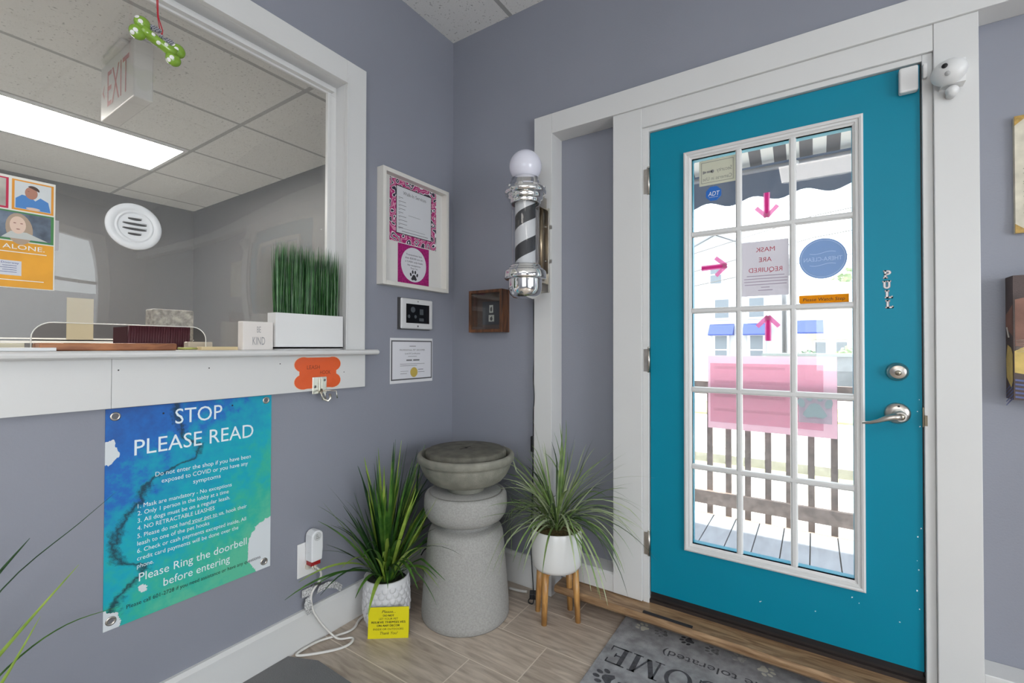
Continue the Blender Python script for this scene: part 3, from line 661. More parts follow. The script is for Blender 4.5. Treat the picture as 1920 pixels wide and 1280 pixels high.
# acrylic with the pass-through cut-out
PLEX = clear('acrylic_screen', (.96, .96, .95), wave=.35, refl=1.0, haze=.06, ior=1.5)  # haze mixes in a pale veil for the wash of reflections
cut = []
c0, c1, ct, rr_ = .322, .762, 1.302, .045
outline = [(c1 + 0, 1.2205)]
cutpath = [(c0, 1.2205)] + [(c0 + rr_ - rr_ * math.cos(a), ct - rr_ + rr_ * math.sin(a)) for a in [k * PI / 16 for k in range(9)]] + \
          [(c1 - rr_ + rr_ * math.sin(a), ct - rr_ + rr_ * math.cos(a)) for a in [k * PI / 16 for k in range(9)]] + [(c1, 1.2205)]
m = MB(); pol = [(-1.5, 1.2205)] + cutpath + [(1.25, 1.2205), (1.25, 2.38), (-1.5, 2.38)]
m.prism(pol, (PX, 0, 0), UY, UZ, (-.004, 0, 0)); m.build('acrylic_screen', PLEX, t)
m = MB(); m.tube([(PX - .002, a, c) for a, c in cutpath], .0014, 6); m.build('cut_edge', mat('bright_cut_edge', (.8, .8, .76), .3), t)
# speak-through vent in the acrylic
t = thing('speak_vent', (PX, .55, 1.545), 'round white louvred vent set in the acrylic screen', 'vent')
vc = (PX, .550, 1.618)
m = MB(); m.lathe([(.073, .0), (.074, .003), (.071, .007), (.055, .009), (.052, .006), (.050, .006), (.048, .009), (.045, .009), (.043, .005), (.040, .005)], vc, (1, 0, 0), 56, cap=False)
m.lathe([(.040, .005), (.0, .005)], vc, (1, 0, 0), 56, cap=False); m.lathe([(.073, 0), (0, -.0005)], vc, (1, 0, 0), 56, cap=False); m.build('flange', mat('vent_plastic', (.72, .73, .74), .35), t)
for k, (dz, w_) in enumerate(((.024, .018), (.008, .032), (-.008, .032), (-.024, .018))):
    m = MB(); m.prism(ell(vc[1], vc[2] + dz, w_, .0042, 20), (PX + .0055, 0, 0), UY, UZ, (.0006, 0, 0)); sl = m.build('slot', mat('vent_shadow', (.10, .10, .10), .7), t)
    m = MB(); m.tube([(PX + .009, vc[1] - w_ * .95, vc[2] + dz + .004), (PX + .010, vc[1], vc[2] + dz + .0045), (PX + .009, vc[1] + w_ * .95, vc[2] + dz + .004)], .0022, 8); m.build('louvre', mat('vent_plastic', 0), sl)
# poster taped behind the acrylic
XP = PX + .0008
t = thing('help_poster', (XP, .2, 1.39), 'orange and white help poster taped on the acrylic screen, cut by the left edge', 'poster')
m = MB(); m.box(XP - .0006, XP, -.10, .367, 1.393, 1.699); m.build('sheet', mat('poster_white', (.72, .71, .66), .6), t)
XF = XP + .0006
def rect(name, y0, y1, z0, z1, mm, dx=.0, par=t):
    m = MB(); m.poly([(y0, z0), (y1, z0), (y1, z1), (y0, z1)], (XF + dx, 0, 0), UY, UZ); return m.build(name, mm, par)
OR = mat('orange_print', (.72, .33, .02), .55, var=.12, vscale=10)
rect('orange_panel', -.09, .364, 1.395, 1.520, OR)
rect('green_border', -.09, .364, 1.523, 1.604, mat('green_print', (.06, .22, .07), .6)); rect('woman_photo', -.09, .358, 1.528, 1.600, mat('blue_grey_print', (.14, .18, .24), .6, var=.5, vscale=18), .0003)
rect('orange_border', .281, .363, 1.608, 1.692, mat('orange_border', (.72, .3, .03), .6)); rect('man_photo', .286, .358, 1.613, 1.688, mat('pale_room_print', (.62, .65, .66), .6, var=.1), .0003)
rect('red_border', .10, .275, 1.608, 1.692, mat('red_print', (.5, .02, .07), .6)); rect('soft_photo', .12, .270, 1.613, 1.688, mat('soft_grey_print', (.4, .38, .34), .6, var=.4, vscale=12), .0003)
def blob(name, pts, mm, dx): m = MB(); m.poly(pts, (XF + dx, 0, 0), UY, UZ); return m.build(name, mm, t)
SK = mat('skin_print', (.42, .2, .14), .6); SKL = mat('pale_skin_print', (.70, .52, .42), .6)
blob('shirt_print', [(.288, 1.614), (.288, 1.640), (.300, 1.652), (.316, 1.650), (.326, 1.640), (.336, 1.651), (.352, 1.642), (.357, 1.614)], mat('blue_shirt_print', (.07, .22, .52), .6), .0006)
blob('face_print', ell(.318, 1.660, .0125, .017, 20), SK, .0009); blob('hair_print', ell(.322, 1.671, .0125, .0095, 16, 0, PI, -.35), mat('brown_hair_print', (.07, .04, .03), .6), .0011)
blob('hands_print', ell(.322, 1.617, .014, .0035), SKL, .0009)
blob('long_hair_print', ell(.296, 1.556, .026, .043, 24, 0, 2 * PI, .1), mat('fair_hair_print', (.40, .30, .22), .6), .0006)
blob('woman_face_print', ell(.293, 1.566, .0155, .024, 20), SKL, .0009); blob('collar_print', [(.262, 1.529), (.28, 1.548), (.31, 1.548), (.352, 1.529)], mat('light_cloth_print', (.5, .52, .5), .6), .0008)
m = MB()
for y_ in (.287, .300): m.poly(ell(y_, 1.571, .003, .0012, 10), (XF + .0012, 0, 0), UY, UZ)
m.build('eyes_print', mat('feature_print', (.25, .1, .08), .6), t)
blob('mouth_print', ell(.2935, 1.555, .004, .0012, 10), mat('feature_print', 0), .0012); blob('brow_print', ell(.3125, 1.664, .002, .0009, 8), mat('feature_print', 0), .0012)
m = MB(); m.text('NOT ALONE.', (XF + .0006, .346, 1.500), UY, UZ, .0125, .138, 'R'); m.box(XF + .0003, XF + .0006, .20, .350, 1.4905, 1.4925); m.box(XF + .0003, XF + .0006, .20, .345, 1.4135, 1.4155); m.build('white_lettering', mat('white_print', (.78, .77, .72), .6), t)
rect('address_box', .22, .301, 1.427, 1.467, mat('pale_box_print', (.6, .62, .68), .6), .0004)
m = MB(); m.text('The Doorway', (XF + .0008, .296, 1.4585), UY, UZ, .0052, .05, 'R')
for k in range(4): m.box(XF + .0006, XF + .0008, .265 - .004 * (k % 2), .292, 1.4525 - k * .0058, 1.4537 - k * .0058)
m.build('small_lettering', mat('navy_ink', (.04, .06, .2), .6), t)
tag(box(PX + .0001, PX + .0006, .16, .375, 1.51, 1.597).build('note_paper', film('pale_note_paper', (.62, .62, .66), .7)), 'pale blank note sticking out behind the help poster', 'paper')
tag(box(PX - .0060, PX - .0050, .395, .455, 1.253, 1.377).build('paper_strip', film('cream_slip_paper', (.68, .62, .47), .85)), 'upright cream paper strip hanging behind the acrylic', 'paper')

# bone ornament hanging from the window header
t = thing('bone_ornament', (-1.70, .565, 2.15), 'green polka dot bone ornament hanging in the reception window', 'ornament')
bx = -1.70; A = Vector((bx, .523, 2.198)); B = Vector((bx, .612, 2.166)); dd = (B - A).normalized(); nn = Vector((0, -dd.z, dd.y))
m = MB()
m.tube([A, A + dd * .02, (A + B) / 2, B - dd * .02, B], [.019, .0155, .0145, .0155, .019], 22)
for P_ in (A - dd * .002, B + dd * .002):
    for sg in (1, -1): m.sphere(P_ + nn * .0175 * sg, .0215, (.72, 1, 1), 24)
LIME = mat('lime_glaze', (.20, .36, .03), .25, coat=.5)
m.build('body', LIME, t)
m = MB()
view = Vector((.90, -.42, -.12)).normalized(); WD = mat('white_dot', (.8, .8, .78), .4)
for P_ in (A - dd * .002, B + dd * .002):
    for sg in (1, -1):
        c_ = P_ + nn * .0175 * sg
        for v_ in (view, (view + Vector((0, -.9, .9 * sg))).normalized()):
            p_ = Vector((v_.x * .72, v_.y, v_.z)) * .0213; m = MB(); m.lathe([(.0062, 0), (.005, .0009), (0, .0012)], c_ + p_, Vector((v_.x / .72, v_.y, v_.z)).normalized(), 14, cap=False); m.build('dot', WD, t)
for f_, o_ in ((.30, .4), (.5, -.45), (.68, .35)):
    v_ = (view + nn * o_).normalized(); v_ = (v_ - dd * v_.dot(dd)).normalized(); m = MB(); m.lathe([(.0058, 0), (.005, .0008), (0, .001)], A + (B - A) * f_ + v_ * .0145, v_, 14, cap=False); m.build('dot', WD, t)
m = MB()
mid = (A + B) / 2 + nn * .019 + Vector((.006, 0, 0))
for sg in (1, -1):
    q_ = Matrix.Rotation(sg * .35, 3, 'X'); m.sphere(mid + dd * .021 * sg + nn * (.008 if sg < 0 else .002), .0175, (.35, 1, .55), 18)
m.sphere(mid, .006, (1, 1, 1), 12)
CH = mat('gingham', (.05, .05, .07), .7); nt = CH.node_tree; ck = nt.nodes.new('ShaderNodeTexChecker'); ck.inputs['Scale'].default_value = 300; ck.inputs[1].default_value = (.02, .02, .05, 1); ck.inputs[2].default_value = (.42, .42, .45, 1)
tcn = nt.nodes.new('ShaderNodeTexCoord'); nt.links.new(tcn.outputs['Object'], ck.inputs[0]); nt.links.new(ck.outputs[0], nt.nodes['Principled BSDF'].inputs['Base Color'])
m.build('bow', CH, t)
RED = mat('red_ribbon', (.5, .01, .03), .5)
m = MB(); m.tube([mid + nn * .004, mid + Vector((0, .003, .02)), Vector((bx, .567, 2.26)), Vector((-1.715, .568, 2.42)), Vector((-1.74, .568, 2.45))], .0028, 6, .4); m.tube([mid + nn * .004, mid + Vector((0, -.004, .018)), Vector((bx, .565, 2.26)), Vector((-1.715, .562, 2.42)), Vector((-1.74, .562, 2.45))], .0024, 6, .4); m.build('ribbon', RED, t)

# ---- things on the sill
t = thing('grass_planter', (-1.763, 1.115, 1.22), 'white planter of artificial grass at the end of the sill', 'planter')
m = MB(); x0, x1, y0, y1 = -1.793, -1.735, .966, 1.268
for (a0, a1, c0_, c1_) in ((x0, x1, y0, y0 + .006), (x0, x1, y1 - .006, y1), (x0, x0 + .006, y0 + .006, y1 - .006), (x1 - .006, x1, y0 + .006, y1 - .006)): m.box(a0, a1, c0_, c1_, 1.225, 1.366)
m.box(x0, x1, y0, y1, 1.2235, 1.232); m.box(x0 + .004, x1 - .004, y0 + .01, y1 - .01, 1.2205, 1.2235); m.build('trough', mat('white_ceramic', (.72, .72, .72), .25), t)
def keep(p, lim):
    x0, y1, cyls = lim
    p.x = max(p.x, x0); p.y = min(p.y, y1)
    for cx, cy, r_, z0, z1 in cyls:
        if z0 < p.z < z1:
            q = Vector((p.x - cx, p.y - cy)); l = q.length
            if l < r_: q = q / max(l, 1e-4) * r_; p.x, p.y = cx + q.x, cy + q.y
    p.z = max(p.z, .012); return p
def blade(m, base, d, L_, w_, droop, n=7, fold=.25, twist=0.0, tip=.08, lim=None):
    """one leaf: base point, start direction, length, half width, droop (bends toward the ground)"""
    p = Vector(base); d = Vector(d).normalized(); side = d.cross(Vector((0, 0, 1)))
    if side.length < .05: side = Vector((math.cos(twist * 7), math.sin(twist * 7), 0))
    side.normalize(); rows = []
    for i in range(n + 1):
        f = i / n; ww = w_ * (min(1, .55 + f * 1.6) if f < .4 else 1) * (1 - max(0, (f - .45) / .55) ** 1.6 * (1 - tip))
        nrm = side.cross(d).normalized(); s2 = side * math.cos(twist * f) + nrm * math.sin(twist * f)
        rows.append([m.bm.verts.new(p + s2 * ww), m.bm.verts.new(p - nrm * ww * fold), m.bm.verts.new(p - s2 * ww)])
        d = (d + Vector((0, 0, -droop / n))).normalized(); p = p + d * (L_ / n)
        if lim: p = keep(p, lim)
    for A_, B_ in zip(rows, rows[1:]):
        for k in (0, 1): f_ = m.bm.faces.new((A_[k], A_[k + 1], B_[k + 1], B_[k])); f_.smooth = True; f_.material_index = m.mi
def leafmat(name, a, b_, rough=.4, sc=30):
    mm = mat(name, a, rough); nt = mm.node_tree; N = nt.nodes; L = nt.links
    tc = N.new('ShaderNodeTexCoord'); n = N.new('ShaderNodeTexNoise'); n.inputs['Scale'].default_value = sc; L.new(tc.outputs['Object'], n.inputs['Vector'])
    r = N.new('ShaderNodeValToRGB'); r.color_ramp.elements[0].position = .35; r.color_ramp.elements[1].position = .68
    r.color_ramp.elements[0].color = (*a, 1); r.color_ramp.elements[1].color = (*b_, 1); L.new(n.outputs['Fac'], r.inputs[0]); L.new(r.outputs[0], N['Principled BSDF'].inputs['Base Color'])
    return mm
GG = [leafmat('grass_green', (.018, .085, .02), (.05, .17, .04), .35), leafmat('grass_light', (.06, .18, .06), (.14, .27, .12), .35), leafmat('grass_dark', (.01, .045, .012), (.03, .09, .025), .4)]
rr = random.Random(21); m = MB()
for k in range(820):
    m.mi = rr.choices((0, 1, 2), (6, 2, 3))[0]
    y_ = rr.uniform(y0 + .012, y1 - .012); x_ = rr.uniform(x0 + .010, x1 - .010)
    lean = (y_ - 1.117) * .06 + rr.uniform(-.035, .035)
    blade(m, (x_, y_, 1.35), (rr.uniform(-.03, .05), lean, 1), rr.uniform(.235, .31), rr.uniform(.0013, .0022), 0.02, 3, .2, rr.uniform(-1, 1))
m.build('grass', GG, t)
t = thing('block_sign', (-1.76, .90, 1.22), 'small white wooden block reading BE KIND on the sill', 'block sign')
box(-1.779, -1.74, .848, .960, 1.22, 1.327).build('block', mat('chalk_white', (.72, .68, .65), .6), t, bevel=.003)
m = MB(); m.text('BE', (-1.7392, .905, 1.286), UY, UZ, .023, .014, 'C'); m.text('KIND', (-1.7392, .905, 1.24), UY, UZ, .030, .046, 'C'); m.build('lettering', mat('thin_grey_ink', (.3, .3, .31), .7), t)
tag(box(-1.815, -1.735, .322, .640, 1.2205, 1.243).build('wooden_tray', wood('tray_wood', (.16, .05, .02), (.42, .17, .07), (6, 1.4, 6), 6, .4), bevel=.004), 'flat brown wooden board lying in the pass-through gap', 'board')
tag(box(-1.81, -1.72, .05, .352, 1.2205, 1.2295).build('paper_pad', mat('white_paper_pad', (.72, .73, .74), .6), bevel=.001), 'white paper pad at the left end of the sill', 'paper pad')
tag(box(-1.90, -1.83, -.1, .31, 1.2205, 1.2415).build('envelope_stack', mat('manila', (.64, .56, .36), .6), bevel=.001), 'low pale yellow stack of envelopes behind the screen', 'envelopes')
tag(box(-1.795, -1.755, .72, .838, 1.2205, 1.2325).build('wooden_stick', mat('pale_pine', (.62, .49, .28), .6), bevel=.001), 'pale wooden stick lying left of the block sign', 'stick')
m = MB(); m.tube([(-1.77, .655, 1.2265), (-1.765, .69, 1.2265), (-1.77, .712, 1.2262)], [.006, .0065, .004], 10, .7); tag(m.build('key_fob', mat('olive_yellow', (.42, .42, .12), .4)), 'small olive yellow plastic fob on the sill', 'fob')
tag(box(-1.90, -1.86, .72, .80, 1.2205, 1.25).build('stapler', mat('tan_plastic', (.42, .36, .28), .5), bevel=.004), 'small tan box behind the screen beside the cut-out', 'box')

# leash sign and hook on the apron
t = thing('leash_sign', (-1.738, 1.153, 1.055), 'orange bone shaped leash hook sign under the sill', 'sign')
pl = []
cyb, czb = 1.153, 1.125
def bone_outline(kx=1, kz=1):
    o = []
    for (cx, cz, a0, a1) in ((.067, .034, -.35 * PI, .62 * PI), (-.067, .034, .38 * PI, 1.35 * PI), (-.067, -.036, .65 * PI, 1.62 * PI), (.067, -.036, 1.38 * PI, 2.35 * PI)):
        for k in range(11):
            a = a0 + (a1 - a0) * k / 10; o.append((cyb + (cx + .040 * math.cos(a)) * kx, czb + (cz + .031 * math.sin(a)) * kz))
    return o
m = MB(); m.prism(bone_outline(1.03, 1.04), (-1.7398, 0, 0), UY, UZ, (.0008, 0, 0)); m.build('laminate_edge', mat('laminate', (.75, .66, .55), .3), t)
m = MB(); m.prism(bone_outline(), (-1.739, 0, 0), UY, UZ, (.001, 0, 0)); m.build('bone_card', mat('orange_card_stock', (.72, .10, .015), .35, bump=.3, bscale=25), t)
m = MB(); m.text('LEASH', (-1.7376, 1.100, 1.140), UY, UZ, .016, .058); m.text('HOOK', (-1.7376, 1.160, 1.117), UY, UZ, .016, .050); m.build('handwriting', mat('brown_pen', (.22, .04, .01), .6), t)
t = thing('leash_hook', (-1.735, 1.156, 1.02), 'silver triple hook screwed over the orange bone sign', 'hook')
HM = mat('hook_metal', (.62, .60, .52), .25, 1.0)
m = MB(); m.box(-1.738, -1.7355, 1.124, 1.190, 1.036, 1.106); m.box(-1.7355, -1.732, 1.152, 1.158, 1.045, 1.098); m.box(-1.7355, -1.733, 1.164, 1.186, 1.045, 1.102); m.build('plate', HM, t, bevel=.0008)
for y_, z_ in ((1.136, 1.066), (1.178, 1.092)):
    m = MB(); m.lathe([(.0055, 0), (.004, .0025), (0, .003)], (-1.7355 if y_ < 1.15 else -1.733, y_, z_), (1, 0, 0), 14, cap=False); m.build('screw', mat('dark_screw', (.2, .2, .2), .35, 1.0), t)
for y_, dx in ((1.146, .028), (1.172, .012), (1.222, .020)):
    m = MB(); xx = -1.735
    m.tube([(xx, 1.165, 1.046), (xx + dx * .7, y_ * .5 + 1.165 * .5, 1.047), (xx + dx, y_, 1.043), (xx + dx + .002, y_ + .001, 1.030), (xx + dx + .004, y_ + .003, 1.012)], .0026, 8); m.build('prong', HM, t)
m = MB(); m.tube([(-1.733, 1.164, 1.055), (-1.722, 1.158, 1.03), (-1.712, 1.163, 1.012), (-1.704, 1.176, 1.006), (-1.702, 1.186, 1.016), (-1.706, 1.186, 1.034)], .005, 8, .5); m.build('curved_hook', HM, t)

# ================================================================== COVID POSTER
t = thing('notice_poster', (XL, .716, .386), 'large blue green watercolour STOP PLEASE READ poster under the sill', 'poster')
m = MB(); m.box(XL + .0005, XL + .003, .467, .965, .386, 1.0455); m.build('panel', poster_mat(), t)
XT = XL + .0037
m = MB()
def ln(s_, z, y0, y1, cap, mm=m): mm.text(s_, (XT, y0, z), UY, UZ, cap, y1 - y0)
ln('STOP', .978, .645, .788, .050); ln('PLEASE READ', .895, .537, .897, .049)
ln('Do not enter the shop if you have been', .8175, .592, .888, .0145); ln('exposed to COVID or you have any', .7935, .609, .878, .0145); ln('symptoms', .7685, .699, .785, .0145)
ln('1. Mask are mandatory - No exceptions', .729, .547, .822, .0135); ln('2. Only 1 person in the lobby at a time', .707, .547, .812, .0135); ln('3. All dogs must be on a regular leash.', .684, .547, .817, .0135)
ln('4. NO RETRACTABLE LEASHES', .661, .547, .766, .0135); ln('5. Please do not hand your pet to us, hook their', .6365, .547, .875, .0135); ln('leash to one of the pet hooks', .6135, .547, .750, .0135)
ln('6. Check or cash payments excepted inside, All', .5905, .547, .873, .0135); ln('credit card payments will be done over the', .567, .547, .846, .0135); ln('phone.', .5435, .547, .590, .0135)
ln('Please Ring the doorbell', .501, .552, .876, .026); ln('before entering', .459, .617, .818, .026)
m.box(XT - .0002, XT, .685, .778, .6335, .6345)
m.build('white_lettering', mat('poster_white_ink', (.74, .84, .88), .5), t)
m = MB(); m.text('Please call 601-2728 if you need assistance or have any questions', (XT, .522, .430), UY, UZ, .0125, .405); m.build('black_lettering', INK, t)
for y_, z_ in ((.490, 1.022), (.944, 1.027), (.941, .412), (.485, .412)):
    m = MB(); m.lathe([(.0135, 0), (.013, .0018), (.010, .0026), (.0075, .0015), (.0068, -.0008)], (XL + .003, y_, z_), (1, 0, 0), 28, cap=False); g = m.build('grommet', NICKEL, t)
    m = MB(); m.lathe([(.0068, 0), (.0, .0)], (XL + .0034, y_, z_), (1, 0, 0), 20, cap=False); m.build('grommet_hole', mat('grommet_shadow', (.13, .13, .14), .6), g)
for y_, z_ in ((.612, 1.017), (.822, 1.020)):
    m = MB(); m.lathe([(.0028, 0), (.0028, .001)], (XL + .0031, y_, z_), (1, 0, 0), 10); m.build('screw_hole', INK, t)

# ================================================================== SHADOW BOX, KEYPAD, CERTIFICATE, OUTLET
t = thing('shadow_box_frame', (XL, 1.71, 1.535), 'white deep frame with magenta bordered price sheets', 'picture frame')
fy0, fy1, fz0, fz1, fx = 1.474, 1.945, 1.535, 2.105, -1.715; fw = .020
IV = mat('ivory_frame', (.68, .66, .62), .4)
m = MB(); m.box(XL, fx, fy0, fy0 + fw, fz0, fz1); m.box(XL, fx, fy1 - fw, fy1, fz0, fz1); m.box(XL, fx, fy0 + fw, fy1 - fw, fz0, fz0 + fw); m.box(XL, fx, fy0 + fw, fy1 - fw, fz1 - fw, fz1)
m.build('frame', IV, t, bevel=.001)
XB = -1.752
box(XL + .001, XB, fy0 + fw, fy1 - fw, fz0 + fw, fz1 - fw).build('backing', mat('mat_board', (.66, .65, .63), .7), t)
def card(name, y0, y1, z0, z1, mm, dx, th=.0006):
    return box(XB + dx - th, XB + dx, y0, y1, z0, z1).build(name, mm, t)
card('swirl_sheet', 1.545, 1.878, 1.765, 2.082, swirl_mat(), .0010)
card('sheet_keyline', 1.586, 1.840, 1.808, 2.052, INK, .0014); card('price_sheet', 1.590, 1.836, 1.812, 2.048, mat('sheet_white', (.60, .61, .64), .7), .0018)
m = MB(); x_ = XB + .0022; m.text('Walk-In Services', (x_, 1.715, 2.012), UY, UZ, .018, .165, 'C')
for k in range(9):
    zz = 1.992 - k * .019; m.box(x_ - .0002, x_, 1.602, 1.602 + rr.uniform(.03, .06), zz, zz + .0022); m.box(x_ - .0002, x_, 1.602, 1.613, zz - .006, zz - .0045)
m.box(x_ - .0002, x_, 1.67, 1.755, 1.912, 1.9135); m.box(x_ - .0002, x_, 1.602, 1.79, 1.838, 1.8395); m.box(x_ - .0002, x_, 1.625, 1.812, 1.822, 1.8245); m.build('sheet_lettering', mat('faded_black', (.12, .12, .13), .7), t)
MG = mat('magenta_glitter', (.33, .008, .14), .5, var=.35, vscale=120)
card('magenta_card', 1.600, 1.822, 1.562, 1.761, MG, .0012)
m = MB(); m.prism(ell(1.711, 1.662, .090, .090, 40), (XB + .0012, 0, 0), UY, UZ, (.0006, 0, 0)); m.build('round_label', mat('label_white', (.62, .62, .66), .7), t)
def paw(m, o, u, v, s_, rot=0):
    c, sn = math.cos(rot), math.sin(rot); u, v = Vector(u), Vector(v); U, V_ = u * c + v * sn, v * c - u * sn
    m.poly([(-.40 * s_, -.32 * s_), (-.5 * s_, -.5 * s_), (-.32 * s_, -.66 * s_), (0, -.58 * s_), (.32 * s_, -.66 * s_), (.5 * s_, -.5 * s_), (.40 * s_, -.32 * s_), (.2 * s_, .0), (0, .08 * s_), (-.2 * s_, .0)], o, U, V_)
    for (a, b_, r_) in ((-.55, .05, .3), (-.22, .38, .1), (.22, .38, -.1), (.55, .05, -.3)): m.poly(ell(a * s_, b_ * s_, .15 * s_, .23 * s_, 14, 0, 2 * PI, r_), o, U, V_)
m = MB(); x_ = XB + .0022
for s_, z_, w_ in (('Transactions less', 1.708, .112), ('than $20.00 are on', 1.690, .125), ('a CASH only basis', 1.672, .125), ('No exceptions', 1.654, .092), ('Thank You', 1.638, .05)): m.text(s_, (x_, 1.711, z_), UY, UZ, .009, w_, 'C')
paw(m, (x_, 1.711, 1.608), UY, UZ, .042); m.build('label_lettering', mat('label_ink', (.03, .03, .035), .7), t)

t = thing('alarm_keypad', (XL, 1.73, 1.329), 'white touchscreen alarm keypad under the deep frame', 'keypad')
m = MB(); m.box(XL, XL + .012, 1.607, 1.829, 1.322, 1.485); m.build('back_plate', mat('dark_grey_plastic', (.06, .06, .065), .5), t)
box(XL + .012, -1.735, 1.612, 1.838, 1.326, 1.483).build('bezel', mat('silver_white_plastic', (.62, .62, .63), .3), t, bevel=.007, segs=3)
m = MB(); m.box(-1.7352, -1.7345, 1.643, 1.810, 1.356, 1.455); sc_ = m.build('screen', mat('black_glass', (.008, .009, .012), .08), t)
GI = mat('dim_icon', (.07, .08, .09), .4); m = MB(); x_ = -1.7341
m.poly(ell(1.690, 1.426, .016, .015), (x_, 0, 0), UY, UZ); m.poly(ell(1.662, 1.390, .009, .009), (x_, 0, 0), UY, UZ); m.poly(ell(1.708, 1.390, .009, .009), (x_, 0, 0), UY, UZ)
m.box(x_ - .0001, x_, 1.738, 1.765, 1.402, 1.432); m.box(x_ - .0001, x_, 1.735, 1.768, 1.368, 1.384); m.build('icons', GI, sc_)
m = MB(); m.lathe([(.0035, 0), (.003, .0006)], (-1.735, 1.727, 1.470), (1, 0, 0), 12); m.build('camera_dot', BLACK, t)
m = MB(); m.lathe([(.005, 0), (.004, .0008)], (-1.735, 1.727, 1.341), (1, 0, 0), 12); m.build('home_button', mat('dark_grey_plastic', 0), t)

t = thing('certificate', (XL, 1.712, 1.046), 'certificate with a gold seal, lowest on the left wall by the corner', 'certificate')
m = MB(); m.box(XL + .0004, XL + .0016, 1.560, 1.862, 1.047, 1.278); m.build('sleeve', mat('sleeve_white', (.70, .70, .72), .3), t)
m = MB(); m.box(XL + .0016, XL + .0020, 1.566, 1.857, 1.062, 1.266); m.build('border', mat('dark_border', (.10, .10, .11), .6), t)
m = MB(); m.box(XL + .0020, XL + .0024, 1.574, 1.849, 1.069, 1.259); m.build('sheet', mat('cert_paper', (.68, .68, .72), .6), t)
m = MB(); x_ = XL + .0027
m.text('PROFESSIONAL PET GROOMER', (x_, 1.712, 1.212), UY, UZ, .009, .180, 'C'); m.text('Level III Certification', (x_, 1.712, 1.194), UY, UZ, .009, .108, 'C')
for (y0_, y1_, z_, h_) in ((1.69, 1.735, 1.235, .003), (1.68, 1.742, 1.182, .002), (1.668, 1.708, 1.160, .007), (1.716, 1.762, 1.160, .007), (1.625, 1.800, 1.143, .002), (1.625, 1.745, 1.134, .002), (1.628, 1.682, 1.106, .0015), (1.628, 1.672, 1.094, .002), (1.752, 1.79, 1.112, .003), (1.752, 1.80, 1.099, .002)): m.box(x_ - .0002, x_, y0_, y1_, z_, z_ + h_)
m.build('print', mat('cert_ink', (.14, .14, .15), .7), t)
m = MB(); m.prism([((.027 if k % 2 else .0245) * math.cos(k * PI / 24) + 1.722, (.027 if k % 2 else .0245) * math.sin(k * PI / 24) + 1.100) for k in range(48)], (XL + .0025, 0, 0), UY, UZ, (.0008, 0, 0)); m.build('gold_seal', mat('gold_foil', (.62, .46, .10), .4, .3), t)

t = thing('wall_outlet', (XL, 1.12, .289), 'white outlet plate low on the left wall', 'outlet')
box(XL, XL + .006, 1.076, 1.165, .286, .425).build('plate', WHITEB, t, bevel=.003)
m = MB(); m.prism(ell(1.124, .325, .018, .016, 20), (XL + .006, 0, 0), UY, UZ, (.003, 0, 0)); m.build('socket', mat('ivory_socket', (.66, .62, .55), .4), t)
t = thing('plug_timer', (XL, 1.13, .335), 'white plug-in unit with a red base in the wall outlet', 'plug-in unit')
m = MB()
pr = [(1.108, .352), (1.156, .352), (1.160, .40), (1.160, .445)] + [(1.134 + .026 * math.cos(a), .452 + .024 * math.sin(a)) for a in [k * PI / 10 for k in range(1, 10)]] + [(1.108, .445)]
m.prism(pr, (XL + .007, 0, 0), UY, UZ, (.047, 0, 0)); m.build('housing', mat('white_housing', (.74, .75, .77), .3), t, bevel=.005, segs=3)
box(XL + .009, XL + .045, 1.112, 1.154, .333, .353).build('red_base', mat('red_translucent', (.32, .008, .012), .2), t, bevel=.002)
m = MB(); m.prism(ell(1.134, .452, .0165, .0175, 24), (XL + .054, 0, 0), UY, UZ, (.0006, 0, 0)); dl = m.build('dial', mat('dial_grey', (.55, .56, .57), .4), t)
m = MB(); x_ = XL + .0549
for k in range(3): m.box(x_ - .0002, x_, 1.126, 1.142 - .004 * k, .444 + k * .007, .447 + k * .007)
m.build('dial_marks', INKG, dl)
# white extension cord
WC = mat('white_cord', (.68, .66, .63), .45)
def spline(P, n=8):
    P = [Vector(p) for p in P]; out = []
    for i in range(len(P) - 1):
        p0, p1, p2, p3 = P[max(i - 1, 0)], P[i], P[i + 1], P[min(i + 2, len(P) - 1)]
        for k in range(n):
            t_ = k / n; out.append(.5 * ((2 * p1) + (p2 - p0) * t_ + (2 * p0 - 5 * p1 + 4 * p2 - p3) * t_ ** 2 + (3 * p1 - p0 - 3 * p2 + p3) * t_ ** 3))
    return out + [P[-1]]
t = thing('extension_cord', (-1.72, 1.2, 0), 'white extension cord looping from the outlet to the floor', 'cord')
P = [(-1.735, 1.128, .336), (-1.728, 1.142, .318), (-1.722, 1.160, .29), (-1.73, 1.158, .255), (-1.733, 1.125, .215), (-1.728, 1.125, .16), (-1.715, 1.142, .11), (-1.69, 1.175, .05), (-1.665, 1.205, .012), (-1.632, 1.245, .006),
     (-1.612, 1.235, .006), (-1.605, 1.205, .006), (-1.62, 1.165, .006), (-1.665, 1.105, .006), (-1.715, 1.055, .007), (-1.728, 1.075, .009), (-1.727, 1.15, .007), (-1.700, 1.215, .006), (-1.672, 1.255, .012), (-1.682, 1.30, .006), (-1.712, 1.35, .006), (-1.72, 1.42, .006)]
m = MB(); m.tube(spline(P, 6), .0055, 8, .8); m.build('cable', WC, t)
m = MB()
for dy in (0, 1): m.tube(spline([(-1.735, 1.122 + .012 * dy, .345), (-1.716, 1.118 + .01 * dy, .330), (-1.722, 1.125 + .008 * dy, .318), (-1.735, 1.13, .33)], 5), .004, 6)
m.build('plug', mat('ivory_socket', 0), t)
m = MB(); m.tube([(-1.728, 1.135, .249), (-1.722, 1.16, .248)], .0045, 6); m.tube([(-1.73, 1.12, .25), (-1.735, 1.13, .248)], .0025, 5); m.build('twist_tie', mat('dark_tie', (.05, .05, .04), .5), t)
